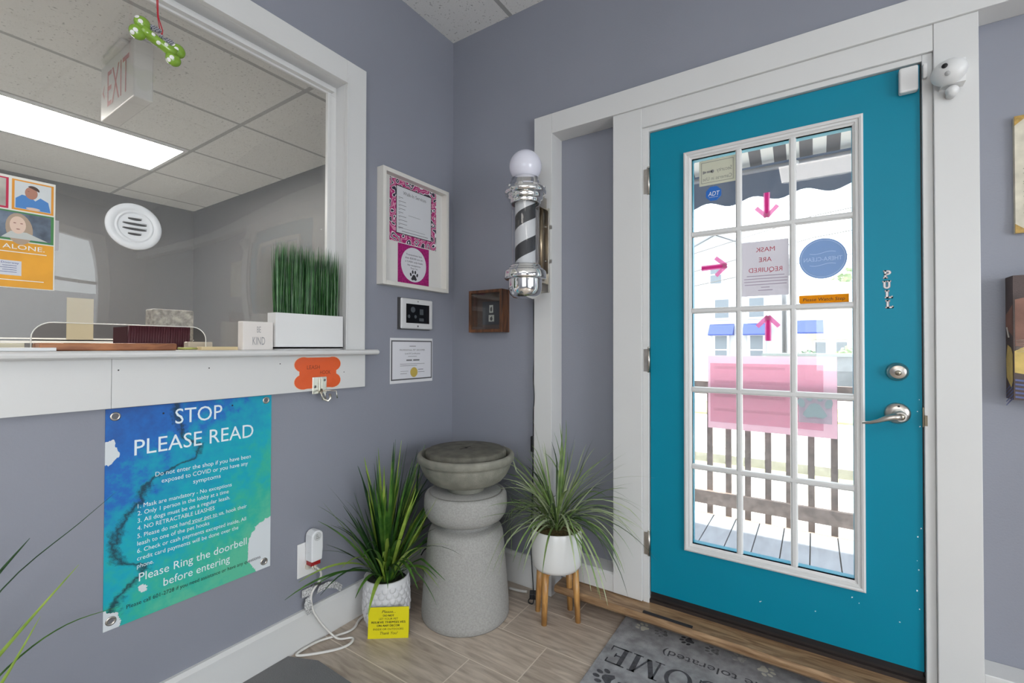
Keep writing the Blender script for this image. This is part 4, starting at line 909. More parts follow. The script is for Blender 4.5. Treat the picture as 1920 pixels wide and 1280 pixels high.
TG = mat('printed_tag', (.50, .50, .50), .5); nt = TG.node_tree; wv = nt.nodes.new('ShaderNodeTexNoise'); wv.inputs['Scale'].default_value = 260; tcn = nt.nodes.new('ShaderNodeTexCoord'); rp = nt.nodes.new('ShaderNodeValToRGB')
rp.color_ramp.elements[0].position = .45; rp.color_ramp.elements[0].color = (.25, .25, .25, 1); rp.color_ramp.elements[1].position = .55; rp.color_ramp.elements[1].color = (.62, .62, .62, 1)
nt.links.new(tcn.outputs['Object'], wv.inputs['Vector']); nt.links.new(wv.outputs['Fac'], rp.inputs[0]); nt.links.new(rp.outputs[0], nt.nodes['Principled BSDF'].inputs['Base Color'])
def ribbon(P, w_, name, par, mm):
    m = MB(); Q = spline(P, 6); wv_ = Vector(w_)
    for a, b_ in zip(Q, Q[1:]): m.quad(a - wv_, b_ - wv_, b_ + wv_, a + wv_)
    return m.build(name, mm, par, solid=.0006)
ribbon([(-1.735, 1.155, .215), (-1.725, 1.195, .222), (-1.722, 1.235, .205), (-1.724, 1.262, .178)], (0, .004, .013), 'paper_tag', t, TG)
ribbon([(-1.745, 1.09, .222), (-1.735, 1.132, .226)], (0, 0, .016), 'paper_tag', t, TG)
ribbon([(-1.738, 1.118, .205), (-1.728, 1.105, .182), (-1.726, 1.112, .16), (-1.728, 1.118, .14)], (.001, .015, .004), 'paper_tag', t, TG)
tag(MB().tube(spline([(-1.30, 1.945, .006), (-1.25, 1.95, .006), (-1.205, 1.962, .007)], 4), .0065, 8).build('cord_end', WC), 'white cord end lying on the floor right of the pedestal', 'cord')

# ================================================================== PEDESTAL FOUNTAIN
CON = mat('cast_concrete', (.34, .335, .32), .85, var=.13, vscale=150, bump=.10, bscale=260)
CON2 = mat('weathered_concrete', (.22, .215, .18), .8, var=.22, vscale=18, bump=.14, bscale=180)
CON3 = mat('mossy_concrete', (.115, .11, .088), .75, var=.3, vscale=22, bump=.14, bscale=160)
pc = (-1.362, 1.671)
def L3(prof, mm, name, par, n=72, f=None, cap=True): m = MB(); m.lathe(prof, (pc[0], pc[1], 0), n=n, f=f, cap=cap); return m.build(name, mm, par)
t = thing('concrete_pedestal', (pc[0], pc[1], 0), 'grey round concrete pedestal in the corner', 'pedestal')
L3([(.196, 0), (.202, .008), (.203, .03), (.197, .12), (.189, .22), (.180, .32), (.173, .378), (.166, .396), (.150, .405), (.130, .410), (.118, .416), (.116, .428), (.125, .437)], CON, 'base', t)
L3([(.125, .430), (.150, .436), (.172, .448), (.187, .470), (.193, .500), (.192, .532), (.190, .550), (.184, .561), (.175, .566), (.168, .567), (.165, .5625), (.162, .566), (.06, .568)], CON, 'collar', t)
t = thing('fountain_bowl', (pc[0], pc[1], .57), 'weathered concrete bowl holding a round stone on the pedestal', 'bowl')
L3([(.085, .5685), (.088, .575), (.084, .586), (.092, .592), (.120, .598), (.150, .608), (.172, .622), (.192, .646), (.205, .672), (.212, .694), (.214, .704), (.219, .705), (.2245, .709), (.2255, .730), (.222, .738), (.212, .741), (.203, .737), (.199, .720), (.190, .700), (.165, .672), (.12, .655), (.0001, .65)], CON2, 'bowl', t, cap=False)
def scal(r, h, a): return r + (.0045 * abs(math.sin(a * 9)) - .003 if r > .17 and h < .755 else 0)
ms = L3([(.10, .668), (.165, .690), (.183, .704), (.187, .722), (.187, .746), (.184, .754), (.176, .757), (.10, .761), (.03, .762), (.013, .762), (.011, .750), (.0001, .750)], CON3, 'millstone', t, n=108, f=scal, cap=False)
m = MB(); m.lathe([(.007, .753), (.006, .7635), (.0, .7635)], (pc[0], pc[1], 0), n=14, cap=False); m.box(pc[0] - .002, pc[0] + .002, pc[1] - .045, pc[1] + .03, .7622, .7628); m.build('spout', INK, ms)

# ================================================================== LEFT POTTED GRASS
GL = [leafmat('leaf_green', (.03, .10, .015), (.09, .21, .03), .3, 20), leafmat('leaf_lime', (.18, .30, .035), (.34, .46, .08), .35, 20), leafmat('leaf_dark', (.008, .035, .01), (.02, .07, .015), .35, 20)]
t = thing('potted_grass', (-1.620, 1.424, 0), 'green arching grass plant in a white scale textured pot', 'potted plant')
pp = (-1.620, 1.424)
m = MB(); m.lathe([(.080, 0), (.090, .004), (.099, .03), (.103, .08), (.1025, .13), (.100, .175), (.099, .203), (.094, .206), (.090, .200), (.088, .17), (.0001, .168)], (pp[0], pp[1], 0), n=56, cap=False)
prof = lambda z: .080 + (.103 - .080) * math.sin(min(1, z / .08) * PI / 2) if z < .08 else .103 - (.103 - .098) * (z - .08) / .12
for j in range(8):
    z_ = .012 + j * .0235; n_ = 20
    for i in range(n_):
        a = 2 * PI * (i + .5 * (j % 2)) / n_; r_ = prof(z_) - .001
        q = Matrix.Rotation(a, 3, 'Z') @ Matrix.Rotation(R(-14), 3, 'Y'); m.sphere((pp[0] + r_ * math.cos(a), pp[1] + r_ * math.sin(a), z_), .0165, (.30, .92, .95), 10, q)
m.build('pot', mat('matte_white_pot', (.66, .66, .68), .55), t)
m = MB(); m.lathe([(.0001, .182), (.05, .184), (.089, .178)], (pp[0], pp[1], 0), n=24, cap=False); m.build('soil', mat('dark_soil', (.03, .035, .025), .9, bump=1, bscale=60), t)
rr = random.Random(4); m = MB(); LIM = (XL + .03, YB - .04, [(pc[0], pc[1], .215, 0, .60), (pc[0], pc[1], .24, .60, .80)])
def okc(p): return p[0] > XL + .02 and p[1] < YB - .03
for k in range(140):
    m.mi = rr.choices((0, 1, 2), (6, 3, 3))[0]; a = rr.uniform(0, 2 * PI); e = rr.random() ** .7
    tilt = .04 + e * .55; dv = Vector((math.cos(a) * tilt, math.sin(a) * tilt, 1)).normalized()
    L_ = rr.uniform(.34, .64) * (1.0 if tilt < .4 else .85); dr_ = rr.uniform(.1, 1.5) * (.35 + e)
    end = Vector((pp[0], pp[1], .18)) + dv * L_ 
    if end.x < XL + .05: dv.x = abs(dv.x) * .3; dv.normalize()
    if (end.xy - Vector(pc)).length < .22 : L_ *= .72
    blade(m, (pp[0] + math.cos(a) * .035 * e, pp[1] + math.sin(a) * .035 * e, .178), dv, L_, rr.uniform(.005, .0105), dr_, 9, .3, rr.uniform(-.6, .6), lim=LIM)
# named long leaves seen in the photograph
for (dv, L_, w_, dr_, mi) in (((-.05, -.75, .75), .50, .008, 1.15, 0), ((-.03, -.62, .85), .47, .008, 1.3, 1), ((.0, -.55, .62), .40, .006, 1.1, 0), ((-.02, -.42, 1), .58, .006, .55, 2), ((.1, -.35, 1), .56, .007, .9, 0),
                              ((.35, .05, .9), .46, .009, -.1, 1), ((.3, -.3, 1), .30, .010, 1.6, 1), ((.5, .1, .75), .34, .010, 1.9, 1), ((.5, .25, .62), .42, .009, .7, 0), ((.35, -.55, .8), .30, .009, 2.0, 1), ((.1, .3, 1), .5, .007, .4, 0), ((.45, -.25, .9), .36, .008, 1.5, 0)):
    m.mi = mi; blade(m, (pp[0], pp[1], .18), dv, L_, w_, dr_, 12, .3, .4, lim=(XL + .062, LIM[1], LIM[2]))
m.build('foliage', GL, t)
# ---- yellow card
t = thing('yellow_card', (-1.51, 1.35, 0), 'yellow tent card about pets and decor in front of the textured pot', 'card sign')
o_ = Vector((-1.576, 1.283, 0)); u_ = (Vector((-1.440, 1.385, 0)) - Vector((-1.576, 1.283, 0))).normalized(); n_ = Vector((u_.y, -u_.x, 0)); W_ = .170
v_ = (Vector((0, 0, 1)) - n_ * .12).normalized(); HH = .124
YL = mat('yellow_card_stock', (.70, .62, .0), .45)
m = MB(); m.prism([(0, 0), (W_, 0), (W_, HH), (0, HH)], o_, u_, v_, -n_ * .0012); m.build('front_panel', YL, t)
m = MB(); v2 = (Vector((0, 0, -1)) - n_ * .12).normalized(); m.prism([(.0, 0), (W_, 0), (W_, HH * .97), (.0, HH * .97)], o_ + v_ * HH - n_ * .002, u_, v2, -n_ * .0010); m.build('back_panel', mat('card_back', (.25, .22, .05), .6), t)
m = MB()
for s_, z_, w_, c_, sh in (('Please...', .101, .058, .011, .3), ('DO NOT', .087, .046, .0078, 0), ('LET YOUR PET', .074, .080, .0078, 0), ('RELIEVE THEMSELVES', .0605, .142, .0084, 0), ('ON ANY DECOR', .047, .096, .0084, 0), ('INSIDE OR OUTDOORS', .0335, .126, .0075, 0), ('Thank You!', .016, .074, .011, .3)):
    for dx in ((-.0004, 0, .0004) if c_ > .0077 and sh == 0 and 'PET' not in s_ else (0,)): m.text(s_, o_ + v_ * z_ + u_ * (W_ / 2 + dx) + n_ * .0006, u_, v_, c_, w_, 'C', sh)
m.build('lettering', INK, t)

# ================================================================== RIGHT POTTED GRASS ON ITS STAND
qc = (-.985, 1.862)
t = thing('plant_stand', (qc[0], qc[1], 0), 'honey wood four legged plant stand', 'plant stand')
HW = wood('honey_wood', (.33, .15, .04), (.60, .32, .10), (8, 8, 1.5), 6, .35, coat=.2)
for k, (fx_, fy_) in enumerate(((-1.005, 1.782), (-.888, 1.885), (-1.083, 1.862), (-.962, 1.955))):
    dx, dy = (qc[0] - fx_) * .13, (qc[1] - fy_) * .13
    m = MB(); m.tube([(fx_, fy_, 0), (fx_ + dx, fy_ + dy, .2335)], [.0125, .0155], 16); m.build('leg', HW, t)
m = MB()
for a_, b_ in (((-1.005, 1.782), (-.962, 1.955)), ((-.888, 1.885), (-1.083, 1.862))):
    p0 = Vector((a_[0], a_[1], .225)); p1 = Vector((b_[0], b_[1], .225)); p0 = p0.lerp(p1, .08); p1 = p1.lerp(p0, .08); d_ = (p1 - p0).normalized(); s_ = Vector((-d_.y, d_.x, 0)) * .009
    m.prism([(-.009, -.0), (.009, 0), (.009, .02), (-.009, .02)], p0 - Vector((0, 0, .014)), Vector((-d_.y, d_.x, 0)), UZ, p1 - p0)
m.build('cross_brace', HW, t)
t = thing('potted_grass', (qc[0], qc[1], .235), 'pale green spidery grass in a plain white pot on a wooden stand', 'potted plant')
m = MB(); m.lathe([(.03, .2345), (.085, .2345), (.103, .240), (.112, .256), (.1145, .30), (.1145, .412), (.1125, .415), (.110, .412), (.108, .38), (.0001, .378)], (qc[0], qc[1], 0), n=64, cap=False); m.build('pot', mat('gloss_white_pot', (.74, .74, .73), .18), t)
m = MB(); rr = random.Random(8); m.lathe([(.0001, .398), (.06, .397), (.108, .388)], (qc[0], qc[1], 0), n=24, cap=False)
for k in range(120): a = rr.uniform(0, 2 * PI); r_ = rr.uniform(0, .098); m.sphere((qc[0] + r_ * math.cos(a), qc[1] + r_ * math.sin(a), .397), rr.uniform(.004, .009), (1, 1, .6), 6)
m.build('moss', mat('brown_moss', (.10, .075, .025), .9, var=.5, vscale=60), t)
GS = [leafmat('spider_green', (.10, .19, .045), (.26, .36, .12), .4, 14), leafmat('spider_pale', (.30, .38, .20), (.46, .52, .32), .4, 14), leafmat('spider_dark', (.02, .05, .015), (.06, .11, .035), .4, 14)]
m = MB()
for k in range(185):
    m.mi = rr.choices((0, 1, 2), (6, 4, 2))[0]; a = rr.uniform(0, 2 * PI); e = rr.random() ** .55
    tilt = .05 + e * 1.5; dv = Vector((math.cos(a) * tilt, math.sin(a) * tilt, 1)).normalized()
    L_ = rr.uniform(.26, .48); dr_ = rr.uniform(.4, 2.6) * (.3 + e)
    st_ = .40 + rr.uniform(0, .10) * (1 - e * .4)
    hx = L_ * tilt / math.hypot(1, tilt)
    if math.sin(a) * hx > .10: dv = Vector((dv.x, dv.y * .10 / (math.sin(a) * hx), dv.z)).normalized(); 
    if qc[0] + math.cos(a) * hx < -1.30: L_ *= .75
    blade(m, (qc[0] + math.cos(a) * .02, qc[1] + math.sin(a) * .02, st_), dv, L_, rr.uniform(.0028, .0052), dr_, 10, .25, rr.uniform(-.8, .8), lim=(XL + .03, 1.982, LIM[2]))
m.tube([(qc[0], qc[1], .39), (qc[0], qc[1], .50)], [.012, .008], 8); m.build('foliage', GS, t)

# plant at the lower left, mostly out of the picture
t = thing('potted_grass', (-1.42, -.02, 0), 'grass plant whose leaf tips reach in at the lower left edge', 'potted plant')
m = MB(); m.lathe([(.10, 0), (.12, .05), (.125, .25), (.118, .25), (.11, .22), (.0001, .21)], (-1.42, -.02, 0), n=40, cap=False); m.build('pot', mat('matte_white_pot', 0), t)
m = MB()
for k in range(30):
    m.mi = rr.choices((0, 1, 2), (4, 3, 3))[0]; a = rr.uniform(PI * 1.0, PI * 2.0); ti = rr.uniform(.1, .7); blade(m, (-1.42, -.02, .22), (math.cos(a) * ti * .4, math.sin(a) * ti, 1), rr.uniform(.35, .55), .007, rr.uniform(.2, .9), 8)
def leafpath(P, w_, mi):
    m.mi = mi; Q = spline(P, 5); k = len(Q)
    rows = []
    for i, p in enumerate(Q):
        f = i / (k - 1); ww = w_ * (1 - f ** 2.2 * .93); tn = (Q[min(i + 1, k - 1)] - Q[max(i - 1, 0)]).normalized(); sd_ = tn.cross(Vector((1, .2, 0))).normalized(); nn_ = sd_.cross(tn)
        rows.append([m.bm.verts.new(p + sd_ * ww), m.bm.verts.new(p + nn_ * ww * .3), m.bm.verts.new(p - sd_ * ww)])
    for A_, B_ in zip(rows, rows[1:]):
        for j in (0, 1): f_ = m.bm.faces.new((A_[j], A_[j + 1], B_[j + 1], B_[j])); f_.smooth = True; f_.material_index = mi
LEAF_TARGETS = [  # tips of the long leaves
    ([(-1.42, -.02, .25), (-1.52, .10, .50), (-1.58, .20, .66), (-1.60, .285, .765)], .008, 2),
    ([(-1.42, -.02, .25), (-1.50, .12, .42), (-1.57, .24, .53), (-1.60, .375, .665)], .0075, 1),
    ([(-1.42, -.02, .25), (-1.50, .14, .36), (-1.56, .23, .45), (-1.60, .305, .565)], .0065, 1),
    ([(-1.42, -.02, .25), (-1.52, .12, .38), (-1.60, .25, .47), (-1.68, .37, .485), (-1.735, .50, .455)], .0035, 0),
    ([(-1.42, -.02, .25), (-1.50, .12, .50), (-1.60, .24, .66), (-1.70, .40, .745), (-1.74, .49, .80)], .0022, 2),
    ([(-1.42, -.02, .25), (-1.50, .10, .30), (-1.56, .19, .36), (-1.60, .235, .42)], .006, 0),
    ([(-1.42, -.02, .25), (-1.50, .12, .40), (-1.56, .2, .48), (-1.59, .275, .57)], .002, 2)]
for P, w_, mi in LEAF_TARGETS: leafpath(P, w_, mi)
m.build('foliage', GL, t)

# ================================================================== BARBER POLE
bc = (-1.13, 1.82)
t = thing('barber_pole', (bc[0], bc[1], 1.47), 'chrome barber pole with black and white spiral and globe', 'barber pole')
def zc(y): return H + (649.7 - y) / 399.2
def BL(prof, mm, name, n=56, cap=False): m = MB(); m.lathe([(r_, z_) for r_, z_ in prof], (bc[0], bc[1], 0), n=n, cap=cap); return m.build(name, mm, t)
BL([(.079, 1.548), (.079, 1.515), (.077, 1.498), (.070, 1.479), (.056, 1.466), (.036, 1.459), (.0001, 1.457)], CHROME, 'lower_cup')
BL([(.079, 1.548), (.092, 1.549), (.098, 1.553), (.099, 1.560), (.098, 1.586), (.094, 1.592), (.082, 1.593), (.083, 1.599), (.080, 1.603), (.072, 1.605), (.074, 1.611), (.071, 1.615), (.066, 1.620), (.066, 1.612)], CHROME, 'lower_collar')
BL([(.066, 1.905), (.067, 1.903), (.071, 1.906), (.073, 1.912), (.071, 1.919), (.074, 1.922), (.081, 1.926), (.083, 1.933), (.080, 1.941), (.086, 1.945), (.096, 1.951), (.0985, 1.958), (.097, 1.968), (.088, 1.980), (.082, 1.986), (.076, 1.990), (.073, 2.004), (.068, 2.008), (.066, 2.024), (.060, 2.026)], CHROME, 'upper_collar')
for k in range(8):
    a = k * PI / 4 + .3; m = MB(); m.box(-.009, .009, -.012, .012, -.02, .018)
    for v in m.bm.verts: c = v.co.copy(); v.co = Vector((bc[0] + (.086 + c.x) * math.cos(a) - c.y * math.sin(a), bc[1] + (.086 + c.x) * math.sin(a) + c.y * math.cos(a), 1.966 + c.z))
    m.build('collar_lug', CHROME, t, bevel=.004)
m = MB(); m.sphere((bc[0], bc[1], 2.083), .0765, (1, 1, 1), 40); m.build('globe', mat('opal_glass', (.66, .66, .74), .12, emit=(.8, .8, 1), estr=.03), t)
m = MB(); n_ = 64; zs = [1.605 + k * .004 for k in range(77)]; r_ = .0485; rows = []
for z_ in zs: rows.append([m.bm.verts.new((bc[0] + r_ * math.cos(2 * PI * i / n_), bc[1] + r_ * math.sin(2 * PI * i / n_), z_)) for i in range(n_)])
for A_, B_ in zip(rows, rows[1:]):
    for i in range(n_): f_ = m.bm.faces.new((A_[i], A_[(i + 1) % n_], B_[(i + 1) % n_], B_[i])); f_.smooth = True
SP = mat('spiral_stripe', (.7, .7, .7), .5); nt = SP.node_tree; N = nt.nodes; L = nt.links
tcn = N.new('ShaderNodeTexCoord'); sx = N.new('ShaderNodeSeparateXYZ'); L.new(tcn.outputs['Object'], sx.inputs[0])
def nmath(op, a, b_=None):
    n = N.new('ShaderNodeMath'); n.operation = op
    for i, v in enumerate((a, b_)):
        if v is None: continue
        if hasattr(v, 'links'): L.new(v, n.inputs[i])
        else: n.inputs[i].default_value = v
    return n.outputs[0]
an = nmath('DIVIDE', nmath('ARCTAN2', sx.outputs[1], sx.outputs[0]), 2 * PI)
ph = nmath('FRACT', nmath('SUBTRACT', nmath('ADD', nmath('DIVIDE', sx.outputs[2], .150), 10.587), an))
lt = nmath('LESS_THAN', ph, .46)
mxn = N.new('ShaderNodeMix'); mxn.data_type = 'RGBA'; mxn.inputs['A'].default_value = (.62, .63, .64, 1); mxn.inputs['B'].default_value = (.03, .03, .034, 1)
L.new(lt, mxn.inputs['Factor']); L.new(mxn.outputs['Result'], N['Principled BSDF'].inputs['Base Color'])
m.build('spiral_cylinder', SP, t)
BL([(.0665, 1.61), (.0665, 1.912)], clear('tube_glass', (.95, .95, .96), ior=1.4), 'glass_tube')
m = MB(); m.box(-1.162, -1.098, 1.990, 2.0, 1.505, 1.925); m.box(-1.150, -1.110, 1.90, 1.990, 1.548, 1.60); m.box(-1.150, -1.110, 1.90, 1.990, 1.918, 1.975)
BR = mat('bracket_metal', (.50, .47, .42), .3, 1.0); m.build('wall_bracket', BR, t, bevel=.002)
m = MB(); m.tube([(-1.13, 1.965, 1.60), (-1.13, 1.965, 1.92)], .012, 14); m.build('conduit', mat('aged_brass_tube', (.40, .32, .22), .3, 1.0), t)
for z_ in (1.66, 1.83): m = MB(); m.box(-1.098, -1.085, 1.992, 2.0, z_ - .008, z_ + .008); m.tube([(-1.11, 1.985, z_), (-1.11, 1.97, z_)], .004, 8); m.build('fixing', NICKEL, t)
t = thing('power_cord', (-1.195, 2.0, 0), 'thin black cord running down beside the white post to the floor', 'cord')
P = [(-1.16, 1.985, 1.51), (-1.196, 2.01, 1.46), (-1.195, 2.012, 1.2), (-1.195, 2.005, 1.08), (-1.182, 1.992, .98), (-1.195, 2.006, .90), (-1.198, 2.01, .78), (-1.196, 2.0, .5), (-1.198, 1.99, .25), (-1.18, 1.97, .13), (-1.148, 1.93, .05), (-1.128, 1.895, .008), (-1.145, 1.885, .006), (-1.16, 1.905, .006), (-1.155, 1.93, .012)]
m = MB(); m.tube(spline(P, 6), .0028, 6); m.build('cable', BLACK, t)
m = MB(); m.box(-1.205, -1.188, 1.992, 2.018, .70, .78); m.build('inline_switch', BLACK, t, bevel=.004)
m = MB(); m.box(-1.175, -1.135, 1.925, 1.965, 0.0005, .028, Matrix.Rotation(.5, 3, 'Z')); m.build('adapter', BLACK, t, bevel=.003)
tag(MB().tube(spline([(-1.60, 1.93, .006), (-1.61, 1.84, .02), (-1.61, 1.76, .20), (-1.60, 1.70, .235), (-1.595, 1.64, .24), (-1.59, 1.61, .225)], 5), .003, 6).build('pump_cord', BLACK), 'black cord behind the textured pot and pedestal', 'cord')

# ---- small wooden shadow box in the corner
t = thing('wooden_shadow_box', (-1.47, YB, 1.31), 'small dark wooden shadow box holding two stamps', 'shadow box')
DW = wood('dark_walnut', (.035, .012, .005), (.17, .065, .022), (7, 7, 1.2), 5, .35)
wx0, wx1, wy, wz0, wz1, wt = -1.583, -1.360, 1.960, 1.312, 1.540, .016
m = MB(); m.box(wx0, wx0 + wt, wy, YB, wz0, wz1); m.box(wx1 - wt, wx1, wy, YB, wz0, wz1); m.box(wx0 + wt, wx1 - wt, wy, YB, wz0, wz0 + wt); m.box(wx0 + wt, wx1 - wt, wy, YB, wz1 - wt, wz1); m.build('frame', DW, t, bevel=.0015)
box(wx0 + wt, wx1 - wt, YB - .012, YB - .001, wz0 + wt, wz1 - wt).build('backing', mat('brown_mat_board', (.06, .032, .02), .7), t)
box(-1.53, -1.408, YB - .014, YB - .012, 1.355, 1.482).build('dark_mount', mat('charcoal_card', (.028, .03, .034), .7), t)
for z0_, z1_, x0_, x1_ in ((1.420, 1.462, -1.482, -1.457), (1.372, 1.408, -1.486, -1.451)):
    s_ = box(x0_, x1_, YB - .0155, YB - .0142, z0_, z1_).build('stamp', mat('stamp_white', (.52, .54, .48), .7), t)
    m = MB(); m.poly(ell((x0_ + x1_) / 2, (z0_ + z1_) / 2 - .003, (x1_ - x0_) * .26, (z1_ - z0_) * .3, 12), (0, YB - .0158, 0), UX, UZ); m.poly(ell((x0_ + x1_) / 2 + .003, (z0_ + z1_) / 2 + .006, .003, .007, 8), (0, YB - .0160, 0), UX, UZ); m.build('stamp_print', mat('stamp_ink', (.05, .05, .045), .7), s_)
box(wx0 + wt, wx1 - wt, wy + .005, wy + .007, wz0 + wt, wz1 - wt).build('glass', clear('frame_glass', (.95, .95, .95)), t)

# ================================================================== MATS
t = thing('door_mat', (-.1, 1.72, 0), 'grey paw print welcome mat below the threshold', 'door mat')
MX0, MX1, MY0, MY1 = -.722, .50, 1.30, 2.05
m = MB(); m.box(MX0, MX1, MY0, MY1, .0003, .006); m.build('pile', mat('mat_grey', (.32, .32, .335), .95, var=.32, vscale=22, bump=.6, bscale=400), t, bevel=.002)
MI = mat('mat_charcoal', (.065, .065, .075), .95, var=.4, vscale=60)
m = MB(); z_ = .0066
x_ = -.700; LW = {'E': .086, 'M': .122, 'O': .104, 'C': .092, 'L': .082, 'W': .135}
for ch in reversed('WELCOME'):
    w_ = LW[ch]
    for P in glyph(ch, .16 if ch in 'MWO' else .2, .06, .3, .05): m.poly([(x_ + w_ - a * w_, -.108 * c) for a, c in P], (0, 1.812, z_), UX, UY)
    x_ += w_ + .008
m.text('(people tolerated)', (-.505, 1.905, z_), (-1, 0, 0), (0, -1, 0), .036, .47, 'R') if 0 else m.text('(people tolerated)', (-.515, 1.905, z_), (-1, 0, 0), (0, -1, 0), .038, .50, 'R')
m.build('dark_lettering', MI, t)
for mm_, lst in ((MI, ((-.450, 2.008, .042, 2.2), (-.661, 1.622, .06, 1.4), (-.58, 1.60, .05, 1.2))), (mat('mat_faded', (.19, .19, .2), .95, var=.5, vscale=90), ((-.554, 2.002, .042, 1.9), (-.35, 2.0, .042, 1.7))),
                 (mat('mat_pale', (.58, .57, .5), .95), ((-.634, 2.002, .042, .9), (-.153, 1.988, .045, -2.0))), (mat('mat_pale_faded', (.43, .425, .41), .95, var=.3, vscale=90), ((-.254, 2.015, .042, 1.2),))):
    for px, py, s_, ro in lst: m = MB(); paw(m, (px, py, z_), UX, UY, s_, ro); m.build('paw_print', mm_, t)
m = MB(); pol = [(-1.742, -.2), (-.9, -.2), (-.9, .85)] + [(-1.15 + .25 * math.cos(a), .83 + .25 * math.sin(a)) for a in [k * PI / 16 for k in range(1, 8)]] + [(-1.40, 1.078), (-1.62, 1.082), (-1.742, 1.03)]
m.prism([(a, b_) for a, b_ in pol], (0, 0, .0003), UX, UY, (0, 0, .008)); tag(m.build('floor_mat', mat('charcoal_mat', (.17, .17, .175), .8, bump=.3, bscale=200)), 'plain charcoal rubber mat at the bottom left by the wall', 'mat')

# ================================================================== RECEPTION ROOM BEHIND THE WINDOW
RC, RX = 2.575, -5.15
struct(box(RX - .1, XL - .12, YF, YB + .1, RC, RC + .08).build('ceiling', ceil_mat('reception_ceiling_tile', -2.22, 1.387 - 1.30 * 3, 0.67, 1.30)), 'tiled ceiling of the reception room', 'ceiling')
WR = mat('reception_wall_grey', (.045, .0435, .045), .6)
struct(box(RX - .1, RX, YF, YB + .1, 0, RC).build('wall_far', WR), 'dark grey far wall of the reception room', 'wall')
struct(box(RX, XL - .12, YB, YB + .1, 0, RC).build('wall_side', WR), 'dark grey side wall of the reception room', 'wall')
struct(box(RX, XL - .12, YF - .1, YF, 0, RC).build('wall_rear', WR), 'grey rear wall of the reception room', 'wall')
m = MB(); m.box(RX, RX + .02, YF, YB, 1.255, 1.275); m.box(RX, RX + .03, YF, YB, 1.285, 1.297); struct(m.build('trim_11', mat('grey_rail', (.42, .41, .38), .5)), 'pale chair rail on the far reception wall', 'trim')
t = thing('ceiling_light', (-3.87, .7, RC - .02), 'long fluorescent troffer glowing in the reception ceiling', 'ceiling light')
m = MB(); lx0, lx1, ly0, ly1 = -4.165, -3.585, .13, 1.345
box(lx0, lx1, ly0, ly1, RC - .012, RC - .002).build('diffuser', mat('reception_diffuser', (.9, .9, .9), .5, emit=(1, .965, .90), estr=RECEPTION_LAMP), t)
m = MB(); e_ = .02
m.box(lx0 - e_, lx0, ly0 - e_, ly1 + e_, RC - .015, RC - .001); m.box(lx1, lx1 + e_, ly0 - e_, ly1 + e_, RC - .015, RC - .001); m.box(lx0, lx1, ly0 - e_, ly0, RC - .015, RC - .001); m.box(lx0, lx1, ly1, ly1 + e_, RC - .015, RC - .001); m.build('frame', WHITEB, t)
t = thing('exit_sign', (-2.62, .75, 2.295), 'white ceiling mounted EXIT sign in the reception room', 'exit sign')
EW = mat('exit_white', (.66, .65, .64), .4); ER = mat('exit_red', (.45, .10, .10), .5)
box(-2.83, -2.41, .72, .79, 2.30, 2.555).build('housing', EW, t, bevel=.006)
box(-2.73, -2.50, .70, .82, 2.5555, 2.574).build('canopy', EW, t, bevel=.006)
m = MB(); m.text('EXIT', (-2.60, .7192, 2.345), UX, UZ, .165, .27, 'C'); m.poly([(-2.80, 2.425), (-2.775, 2.46), (-2.775, 2.45), (-2.787, 2.425), (-2.775, 2.40), (-2.775, 2.39)], (0, .7192, 0), UX, UZ); m.build('lettering', ER, t)
t = thing('reception_counter', (-2.25, .3, 0), 'reception counter behind the window', 'counter')
box(-2.62, -1.955, -1.4, 1.6, 1.165, 1.196).build('worktop', mat('counter_top', (.16, .14, .12), .4), t); box(-2.55, -1.96, -1.35, 1.55, 0, 1.165).build('cabinet', mat('counter_grey', (.6, .6, .6), .5), t)  # cabinet kept pale to bounce lamp light around the reception room
m = MB(); x0_, x1_, y0_, y1_, z0_, z1_ = -2.30, -2.15, .625, .835, 1.1965, 1.312
for k in range(24):
    y_ = y0_ + .008 + k * (y1_ - y0_ - .016) / 23; m.tube([(x1_, y_, z0_), (x1_ + .012, y_, (z0_ + z1_) / 2), (x1_, y_ + .006, z1_)], .0058, 6)
m.box(x0_, x1_, y0_ + .006, y1_ - .006, z0_, z1_ - .004); tag(m.build('ribbed_basket', mat('maroon_weave', (.085, .018, .028), .6), bevel=0), 'dark maroon ribbed basket behind the pass-through', 'basket')
tag(box(-2.40, -2.31, .765, .915, 1.1965, 1.392).build('patterned_box', mat('floral_card', (.40, .36, .30), .6, var=.6, vscale=55), bevel=.006), 'beige floral patterned box behind the maroon basket', 'box')

# ================================================================== OUTDOORS
DK = mat('deck_grey', (.30, .33, .37), .8, var=.12, vscale=6, stretch=(4, 1, 1))
b = MB()
for k in range(30):
    x_ = -2.63 + k * .145; b.box(x_, x_ + .138, 2.2, 3.55, -.005, .03)
tag(b.build('porch_deck', DK), 'grey painted board deck of the porch outside the door', 'deck', kind='structure')
tag(box(-2.63, 1.7, 2.18, 3.549, -.28, -.05).build('deck_gap_shade', mat('gap_shade', (.03, .028, .025), .9)), 'dark slab under the porch boards, shading their gaps', 'ground', kind='structure')  # dark slab added so the gaps between deck boards read as shade
tag(box(-2.63, 1.7, 3.55, 3.57, -.10, .03).build('deck_rim', mat('rim_board', (.30, .24, .2), .8)), 'rim board at the outer edge of the porch deck', 'board', kind='structure')
t = thing('porch_railing', (-.3, 3.6, 0), 'brown picket railing at the edge of the porch', 'railing')
RB = mat('railing_brown', (.27, .21, .18), .8, var=.35, vscale=18)
box(-2.5, 1.6, 3.575, 3.61, .092, .186).build('bottom_rail', RB, t); box(-2.5, 1.6, 3.575, 3.61, .895, .985).build('top_rail', RB, t)
